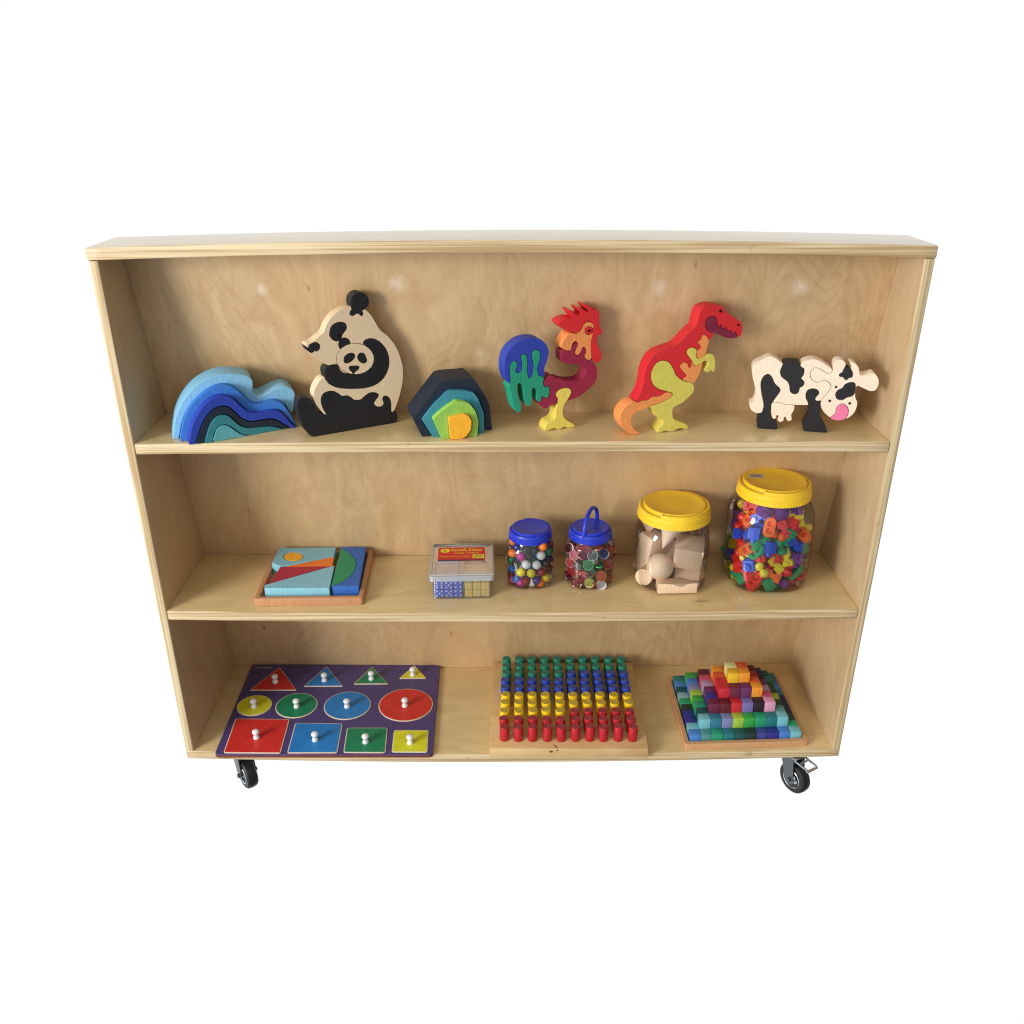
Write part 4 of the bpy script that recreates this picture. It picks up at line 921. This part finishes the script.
lst = [(212, 430, 'orange', 'link', 1.1), (385, 485, 'orange', 'link', 1.5), (190, 535, 'blue', 'slab', 0), (272, 530, 'blue', 'cube', 0), (490, 500, 'red', 'slab', -1), (580, 475, 'red', 'cube', .4), (455, 555, 'orange', 'knob', 1), (617, 537, 'orange', 'link', -.4), (570, 602, 'blue', 'slab', -.5), (382, 632, 'blue', 'cube', 0), (465, 625, 'green', 'knob', .3), (228, 640, 'orange', 'link', .6), (145, 325, 'yellow', 'knob', .8), (610, 402, 'yellow', 'slab', -.1), (480, 395, 'purple', 'cube', .2), (150, 430, 'purple', 'slab', 1.4), (185, 590, 'red', 'knob', .5), (300, 660, 'green', 'link', .9), (325, 708, 'red', 'cube', .3), (440, 755, 'yellow', 'slab', -.8), (505, 700, 'yellow', 'slab', -1.1), (577, 710, 'purple', 'cube', 0), (165, 755, 'red', 'cube', .1), (245, 752, 'blue', 'cube', .1), (325, 787, 'yellow', 'knob', .7), (400, 832, 'orange', 'slab', -.3), (265, 830, 'red', 'slab', .4), (160, 878, 'green', 'slab', -.8), (275, 908, 'red', 'link', .9), (372, 912, 'green', 'cube', .6), (562, 800, 'green', 'link', .9), (588, 850, 'red', 'link', .7), (460, 880, 'purple', 'knob', 1.2), (482, 915, 'green', 'knob', .4), (100, 570, 'yellow', 'slab', 1.5), (122, 605, 'green', 'cube', 1), (88, 790, 'yellow', 'slab', 1.3), (75, 740, 'green', 'knob', 1), (225, 335, 'red', 'slab', .1), (190, 822, 'orange', 'knob', .9), (85, 658, 'blue', 'cube', .5), (125, 882, 'yellow', 'knob', .2), (600, 355, 'purple', 'slab', .2), (300, 430, 'blue', 'slab', .5), (330, 360, 'purple', 'cube', .9), (430, 420, 'red', 'knob', .4), (520, 560, 'green', 'slab', 1.2), (320, 590, 'green', 'slab', .7), (120, 680, 'green', 'slab', .5), (240, 470, 'red', 'knob', 1.2), (640, 480, 'yellow', 'knob', 1.3), (520, 780, 'red', 'knob', .2), (640, 640, 'green', 'cube', .2)]
rnd = random.Random(21); items = []; pl4 = []
for (x, y, c, kd, ang) in lst:
    p = inner_pt(M4, R4, 3, 716+x/7.208, 460+y/7.208, .0165)
    for _ in range(6):
        for q in pl4:
            d = p-q
            if d.length < .0165: p = p+Vector((0, .004, 0))
    if p.z > .125 and p.xy.length > .046: p.xy = p.xy.normalized()*.046
    p.z = min(max(p.z, .016), .150); view = (M4.inverted() @ CP - p).normalized()
    xx = Vector((0, 0, 1)).cross(view).normalized(); yy = view.cross(xx)
    # screen-aligned turn, then a tilt out of the plane
    R_ = Matrix((xx, yy, view)).transposed() @ Matrix.Rotation(ang, 3, 'Z') @ Euler((rnd.uniform(-.6, .6), rnd.uniform(-.6, .6), 0)).to_matrix()
    if kd == 'cube': R_ = R_ @ Matrix.Rotation(rnd.choice([0, 1.57, 1.2]), 3, 'X')
    if kd == 'knob': R_ = R_ @ Matrix.Rotation(1.4, 3, 'X')
    pl4.append(p); items.append((piece(kd, c, p, R_, M4), c, p.z))
rank_labels(items, '%s linking piece at front of largest jar, %s', 'linking piece', 'linking pieces in the jar')
cnt = 0; tries = 0
while cnt < 95 and tries < 30000:
    tries += 1; a = rnd.uniform(0, 2*PI); q = math.sqrt(rnd.random())*(R4-.020)
    p = Vector((q*math.cos(a), q*math.sin(a), rnd.uniform(.016, .146)))
    if p.z > .120 and q > R4-.030: continue
    if p.y < -.02 and q > R4-.022: continue
    if all((p-o).length > .0185 for o in pl4):
        pl4.append(p); cnt += 1; c = rnd.choice(list(PC)+['orange', 'red']); kd = rnd.choice(['link', 'cube', 'slab', 'knob'])
        tag(piece(kd, c, p, Euler((rnd.uniform(0, 6), rnd.uniform(0, 6), rnd.uniform(0, 6))).to_matrix(), M4), '%s linking piece deep inside the largest jar' % c, 'linking piece', 'linking pieces in the jar')
# ------------------------------------------------------------------ bottom shelf: knobbed shape puzzle
M, P, bw, bc = flat_frame('c', (205, 650), 4.267, (50, 462), (968, 462), (196, 78))
BT = .0075
top = lambda q: hit(M, *P(q), 2, BT)
FL, FRr, BR, BL = top((48, 440)), top((975, 450)), top((999, 60)), top((194, 66))
m_pur = stained('board_purple', (76, 64, 116), .38, False, .06); m_mdf = stained('board_edge', (116, 56, 42), .6, False, .1); m_pale = stained('bare_wood_edge', (226, 206, 180), .6, False, .05)
root = empty('shape_puzzle_board', M, 'purple knobbed puzzle board of triangles, circles and squares, bottom left', 'puzzle board')
x0 = (FL.x+BL.x)/2; x1 = (FRr.x+BR.x)/2; y0 = (FL.y+FRr.y)/2; y1 = (BL.y+BR.y)/2
outline = rounded([(x0, y0), (x1, y0), (x1, y1), (x0, y1)], .008, 6)
SH = []
PR = (206, 46, 40); PBl = (34, 124, 196); PG = (18, 128, 88); PY = (214, 212, 40)
def T_(a): return [tuple(top(q).xy) for q in a]
for nm, rgb, kind, data, knob in (
    ('large red triangle', PR, 'p', [(190, 173), (318, 73), (392, 173)], (300, 135)), ('blue triangle', PBl, 'p', [(420, 157), (520, 70), (590, 156)], (510, 128)),
    ('green triangle', PG, 'p', [(633, 147), (713, 72), (783, 146)], (710, 121)), ('smallest yellow triangle', PY, 'p', [(827, 123), (893, 66), (946, 122)], (887, 104)),
    ('smallest yellow circle', PY, 'c', (211, 237, 74), (209, 240)), ('green circle', PG, 'c', (391, 237, 89), (391, 240)), ('blue circle', PBl, 'c', (608, 237, 100), (606, 240)), ('large red circle', PR, 'c', (857, 234, 116), (853, 236)),
    ('large red square', PR, 'p', [(130, 294), (362, 296), (322, 442), (78, 440)], (219, 372)), ('blue square', PBl, 'p', [(385, 312), (588, 314), (565, 440), (350, 441)], (470, 382)),
    ('green square', PG, 'p', [(606, 333), (780, 333), (770, 440), (590, 439)], (685, 391)), ('smallest yellow square', PY, 'p', [(806, 343), (955, 343), (949, 438), (796, 437)], (875, 394))):
    if kind == 'c':
        c = top(data[:2]); e = top((data[0]+data[2], data[1])); r = (e-c).length; pts = circ(c.x, c.y, r, r*.965, 44)
    else: pts = rounded(T_(data), .004 if len(data) == 3 else .005, 4)
    kn = hit(M, *P(knob), 2, BT+.003)
    SH.append((nm, rgb, pts, kn))
V, T = region(outline, [offset(s[2], .0004) for s in SH])
bm = plate(V, T, lambda q: Vector((q.x, q.y, BT)), BT*.30, .0006, Vector((0, 0, -1)))
obj('board', bm, m_pur, root, smooth=.5)
bm = bmesh.new(); poly_prism(bm, offset(outline, .0002), 0, BT*.69); obj('base', bm, m_mdf, root)
m_knob = plastic('knob_white', (238, 240, 242), .22)
for nm, rgb, pts, kn in SH:
    Mp = M @ Matrix.Translation((kn.x, kn.y, 0)); lp = [(q[0]-kn.x, q[1]-kn.y) for q in pts]
    bm = bmesh.new(); poly_prism(bm, lp, BT*.70, BT+.0010, .0006); o = obj('shape_piece', bm, m_pale, None, Mp, smooth=.6)
    tag(o, nm + ' with a white knob, set in the purple board', 'puzzle piece', 'knobbed shapes of the purple board')
    bm = bmesh.new(); poly_prism(bm, offset(lp, -.0018), BT+.0008, BT+.0013, .0002); obj('painted_face', bm, stained('paint_%d' % rgb[0], rgb, .35, False, .07), o)
    bm = bmesh.new(); z = BT+.0013
    lathe(bm, [(.0058, z), (.0060, z+.0015), (.0054, z+.0040), (.0042, z+.0064), (.0041, z+.0084), (.0054, z+.0106), (.0066, z+.0128), (.0067, z+.0148), (.0054, z+.0172), (.0028, z+.0183), (0, z+.0185)], 24)
    obj('knob', bm, m_knob, o, smooth=1.2)
text('learnplay', x0+.010, y1-.0135, BT+.0004, .0058, stained('print_pale', (214, 208, 196), .5, False, .03), root, width=.036)

# ------------------------------------------------------------------ pegboard
M, P, bw, bc = flat_frame('c', (480, 645), 5.689, (46, 638), (948, 640), (92, 120))
BH = .0205
ft = hit(M, *P((500, 590)), 1, 0).z; BH = max(.012, ft)
top = lambda q, h=0: hit(M, *P(q), 2, BH+h)
BL, BR = top((88, 97)), top((872, 100)); y1 = (BL.y+BR.y)/2; x0, x1 = BL.x*.5, (BR.x+bw)/2
pine = plywood('peg_pine', srgb(222, 192, 140), srgb(196, 158, 104), (.5, 2., 1.), 1.2, .5)
root = empty('pegboard', M, 'thick pale wooden pegboard holding ten rows of ten pegs', 'pegboard')
bm = bmesh.new(); box(bm, x0, x1, 0, y1, 0, BH, .0015); obj('board', bm, pine, root, smooth=.5)
bm = bmesh.new(); k = hit(M, *P((408, 607)), 1, 0); 
for (px, py, r) in ((405, 606, .0024), (440, 600, .0014)):
    k = hit(M, *P((px, py)), 1, 0); bmesh.ops.create_cone(bm, cap_ends=True, segments=12, radius1=r, radius2=r, depth=.0003, matrix=Matrix.Translation((k.x, -.00005, k.z)) @ Matrix.Rotation(PI/2, 4, 'X') @ Matrix.Diagonal((1.6, 1, 1, 1)))
    if px == 440: bmesh.ops.create_cone(bm, cap_ends=True, segments=12, radius1=.0011, radius2=.0011, depth=.0003, matrix=Matrix.Translation((k.x-.003, .006, BH+.00005)) @ Matrix.Rotation(-1.05, 4, 'Z') @ Matrix.Diagonal((6.5, 1, 1, 1)))
obj('knot', bm, stained('knot_brown', (112, 68, 40), .6), root)
f0, f1 = top((131, 540)), top((862, 548))          # feet of the first and last front pegs
rp = ((top((131+27, 540))-f0).length+(top((862+27, 548))-f1).length)/2
f0.y += rp*.8; f1.y += rp*.8; yf = (f0.y+f1.y)/2-.0035
ph = hit(M, *P((131, 463)), 1, yf).z-BH; ph2 = hit(M, *P((862, 463)), 1, yf).z-BH; ph = (ph+ph2)/2
b0, b1 = hit(M, *P((158, 72)), 2, BH+ph), hit(M, *P((808, 78)), 2, BH+ph); yb_ = (b0.y+b1.y)/2
xl, xr = (f0.x+b0.x)/2, (f1.x+b1.x)/2
print('PEG', BH, rp, ph, yf, yb_, xl, xr)
PGC = dict(green=(18, 132, 104), blue=(38, 68, 182), yellow=(246, 208, 24), red=(184, 26, 38))
rowc = [['green']*10, ['green']*10, ['green']*5+['blue']*5, ['blue']*10, ['blue']*10, ['yellow']*10, ['yellow']*10, ['yellow']*5+['red']*5, ['red']*10, ['red']*10]
rown = ['back row', 'second row from the back', 'third row from the back', 'fourth row from the back', 'fifth row from the back', 'fifth row from the front', 'fourth row from the front', 'third row from the front', 'second row from the front', 'front row']
coln = ['leftmost'] + [ORD[i]+' from left' for i in range(1, 9)] + ['rightmost']
pegme = {}; rnd = random.Random(2)
def peg_bm(h):
    bm = bmesh.new(); z0 = BH+.0001
    lathe(bm, [(rp*.96, z0), (rp, z0+.0006), (rp, BH+h-.001), (rp*.93, BH+h)], 28)
    lathe(bm, [(rp*.93, BH+h), (rp*.62, BH+h-.0001), (rp*.57, BH+h-.0007), (rp*.52, BH+h-.0001), (0, BH+h)], 28, mi=1)
    bmesh.ops.remove_doubles(bm, verts=bm.verts, dist=1e-6)
    bmesh.ops.recalc_face_normals(bm, faces=bm.faces)
    for v in bm.verts: v.co.z -= BH
    return bm
for r in range(10):
    for c in range(10):
        col = rowc[r][c]
        o = None
        Mx = M @ Matrix.Translation((xl+(xr-xl)*c/9+rnd.uniform(-.0007, .0007), yb_+(yf-yb_)*r/9+rnd.uniform(-.0007, .0007), BH+.0001+rnd.uniform(0, .0005))) @ Matrix.Rotation(rnd.uniform(0, 6), 4, 'Z') @ Euler((rnd.gauss(0, .022), rnd.gauss(0, .022), 0)).to_matrix().to_4x4()
        if col not in pegme: o = obj('peg', peg_bm(ph), [stained('peg_'+col, PGC[col], .42, True, .1), stained('peg_end_'+col, tuple(int(a*.62+b*.38) for a, b in zip(PGC[col], (110, 104, 100))), .6, False, .2)], None, Mx, smooth=.6); pegme[col] = o.data
        else: o = bpy.data.objects.new('peg', pegme[col]); COL.objects.link(o); o.matrix_world = Mx
        tag(o, '%s wooden peg, %s in the %s of the pegboard' % (col, coln[c], rown[r]), 'peg', 'pegs standing in the pegboard')

# ------------------------------------------------------------------ stepped pyramid of cubes in a tray
M, P, bw, bc = flat_frame('c', (660, 650), 6.4, (176, 662), (935, 640), (40, 225))
TW = bw
# left edge of the tray tells its turn and depth
TH = .0125
ptop = lambda q, h: hit(M, *P(q), 2, h)
cub = (ptop((912, 503), .0236).x - ptop((183, 520), .0236).x)/10.0
l0 = ptop((183, 520), .0236)
print('PYR', cub, bw, l0, [tuple(round(v, 4) for v in ptop(q, h)) for q, h in (((80, 165), .0036+cub), ((425, 85), .0036+5*cub), ((595, 205), .0036+4*cub), ((455, 155), .0036+5*cub))])
FLZ = .0036
p_fl = ptop((191, 541), FLZ+cub*.98); p_fr = ptop((912, 531), FLZ+cub*.98); cub = (p_fr.x-p_fl.x)/10.02; gx0 = p_fl.x; gy0 = (p_fl.y+p_fr.y)/2
p_bl = ptop((80, 163), FLZ+cub*.98); cy_ = (p_bl.y-gy0)/10.0
print('cube', cub, cy_)
cy_ = cub*.985 if abs(cy_-cub) < cub*.03 else cy_
wd = .0095; tx0, tx1, ty0, ty1 = gx0-.0016-wd, gx0+10*cub+.0016+wd, gy0-.0014-wd, gy0+10*cy_+.0016+wd
tray_m = stained('tray_beech', (200, 152, 106), .5, True, .1)
root = empty('cube_tray', M, 'square light wooden tray under the stepped pyramid of coloured cubes', 'tray')
bm = bmesh.new(); box(bm, tx0+.003, tx1-.003, ty0+.003, ty1-.003, 0, .0034); obj('base', bm, tray_m, root)
V, T = region(rounded([(tx0, ty0), (tx1, ty0), (tx1, ty1), (tx0, ty1)], .007, 5), [[(tx0+wd, ty0+wd), (tx1-wd, ty0+wd), (tx1-wd, ty1-wd), (tx0+wd, ty1-wd)]])
bm = plate(V, T, lambda q: Vector((q.x, q.y, TH)), TH-.0002, .0012, Vector((0, 0, -1))); obj('rim', bm, tray_m, root, smooth=.6)
CUB = dict(K=('cornflower blue', (62, 128, 212)), G=('grey teal', (74, 146, 142)), g=('sea green', (28, 160, 112)), t=('teal', (22, 122, 128)), d=('dark teal', (18, 84, 86)), b=('blackish green', (30, 52, 52)), i=('indigo', (58, 62, 150)), I=('deep indigo', (40, 44, 146)),
    L=('light cyan', (110, 188, 198)), p=('pale teal', (134, 176, 180)), T=('petrol', (36, 124, 150)), v=('lavender blue', (122, 132, 182)), l=('lime', (164, 204, 56)), n=('leaf green', (48, 170, 62)), D=('dark green', (22, 88, 48)), N=('navy', (28, 42, 90)),
    m=('maroon', (112, 30, 62)), M=('dark maroon', (106, 24, 38)), r=('red', (212, 30, 44)), V=('violet', (120, 106, 178)), k=('black plum', (42, 22, 40)), P=('pink', (222, 148, 182)), u=('plum', (106, 40, 96)), R=('rose', (196, 74, 110)), A=('lilac', (176, 142, 186)),
    o=('orange', (246, 150, 30)), O=('red orange', (220, 82, 36)), y=('golden yellow', (244, 190, 30)), Y=('pale yellow', (228, 226, 148)), q=('blue teal', (40, 120, 160)), c=('crimson', (170, 30, 50)))
# each ring: front (left to right), right side (front to back), back (left to right), left side (front to back)
RINGS = [('KGgtdbiIKL', 'gDNNNqKqt', 'tqtdNdqt', 'LIIbgpdKt'[:9]),
         ('LTvlngtL', 'GDlDDtd', 'tqgndt', 'dgnlvKn'),
         ('mMrVkP', 'RAukN', 'Vukm', 'IuARM'),
         ('rmuo', 'OcM', 'OO'[:2], 'rOo'),
         ('yo', 'O', '', 'Y')]
lay = ['lowest step', 'second step', 'third step', 'fourth step', 'top']
cm = {}
rnd = random.Random(4)
used = {}
for k, (fr_, ri, ba, le) in enumerate(RINGS):
    n = 10-2*k; cells = []
    for i in range(n): cells.append((k+i, k, fr_[i], 'front', i))
    for i in range(n-1): cells.append((k+n-1, k+1+i, ri[i], 'right side', i))
    for i in range(n-1): cells.append((k, k+1+i, le[i], 'left side', i))
    for i in range(n-2): cells.append((k+1+i, k+n-1, ba[i % len(ba)], 'back', i))
    for (gx, gy, ch, side, i) in cells:
        nm, rgb = CUB[ch]; h = (k+1)*cub*.985
        bm = bmesh.new(); box(bm, -cub/2+.00025, cub/2-.00025, -cy_/2+.00025, cy_/2-.00025, 0, h, .0009)
        # score the bar so that it reads as cube upon cube
        Mx = M @ Matrix.Translation((gx0+(gx+.5)*cub+rnd.uniform(-.0002, .0002), gy0+(gy+.5)*cy_+rnd.uniform(-.0002, .0002), FLZ))
        o = obj('coloured_cube' if k == 0 else 'coloured_block', bm, stained('cube_'+nm.replace(' ', '_'), tuple(int(a*.88+sum(rgb)/3*.12) for a in rgb), .5, True, .12), None, Mx, smooth=.5)
        if k == 4: lb = '%s block at the %s of the pyramid' % (nm, 'very top')
        elif side == 'front': lb = '%s block, %s along the front of the pyramid\'s %s' % (nm, (ORD[i]+' from left'), lay[k])
        elif side == 'back': lb = '%s block, %s at the back of the pyramid\'s %s' % (nm, (ORD[i+1]+' from left'), lay[k])
        else: lb = '%s block, %s from the front on the pyramid\'s %s, %s' % (nm, ORD[i+1], lay[k], side)
        tag(o, lb, 'block', 'blocks of the stepped pyramid')
# ------------------------------------------------------------------ world glow and light
w = bpy.data.worlds.new('World'); scene.world = w; w.use_nodes = True; nt = w.node_tree; L = nt.links.new
bg = nt.nodes['Background']
tc = nt.nodes.new('ShaderNodeTexCoord'); sx = nt.nodes.new('ShaderNodeSeparateXYZ'); L(tc.outputs['Generated'], sx.inputs[0])
# world shaped by direction: cut-out white behind the bookcase; the unseen front is dimmer,
# with an added glow, brightest towards the upper left
def mapr(src, a, b, lo=0., hi=1.):
    n = N(nt, 'ShaderNodeMapRange', **{'From Min': a, 'From Max': b, 'To Min': lo, 'To Max': hi}); n.clamp = True; n.interpolation_type = 'SMOOTHSTEP'
    L(src, n.inputs[0]); return n.outputs[0]
front_glow = N(nt, 'ShaderNodeVectorMath', operation='DOT_PRODUCT'); L(tc.outputs['Generated'], front_glow.inputs[0]); front_glow.inputs[1].default_value = (-.72, -.45, .48)
rv = mapr(front_glow.outputs['Value'], -.45, .95, .12, 1.0)
back = mapr(sx.outputs['Y'], -.02, .16)
L(mixc(nt, back, rv, grey(1.)), bg.inputs['Color']); bg.inputs['Strength'].default_value = 1.02
def area(name, pos, target, size, power, col=(1, 1, 1), sy=None):
    ld = bpy.data.lights.new(name, 'AREA'); ld.shape = 'RECTANGLE'; ld.size = size; ld.size_y = sy or size; ld.energy = power; ld.color = col
    o = bpy.data.objects.new(name, ld); COL.objects.link(o); o.location = pos
    o.rotation_euler = (Vector(target)-Vector(pos)).to_track_quat('-Z', 'Y').to_euler(); return o
area('key_softbox', (-1.55, -1.9, 1.2), (.6, .1, .5), .85, 70, (1., .985, .96), .9)
v = scene.view_settings; v.view_transform = 'Standard'; v.look = 'None'; v.exposure = 0; v.gamma = 1; v.use_curve_mapping = False
scene.cycles.filter_width = 1.15; scene.cycles.max_bounces = 12; scene.cycles.transparent_max_bounces = 24; scene.cycles.use_denoising = True
scene.cycles.caustics_reflective = False; scene.cycles.caustics_refractive = False
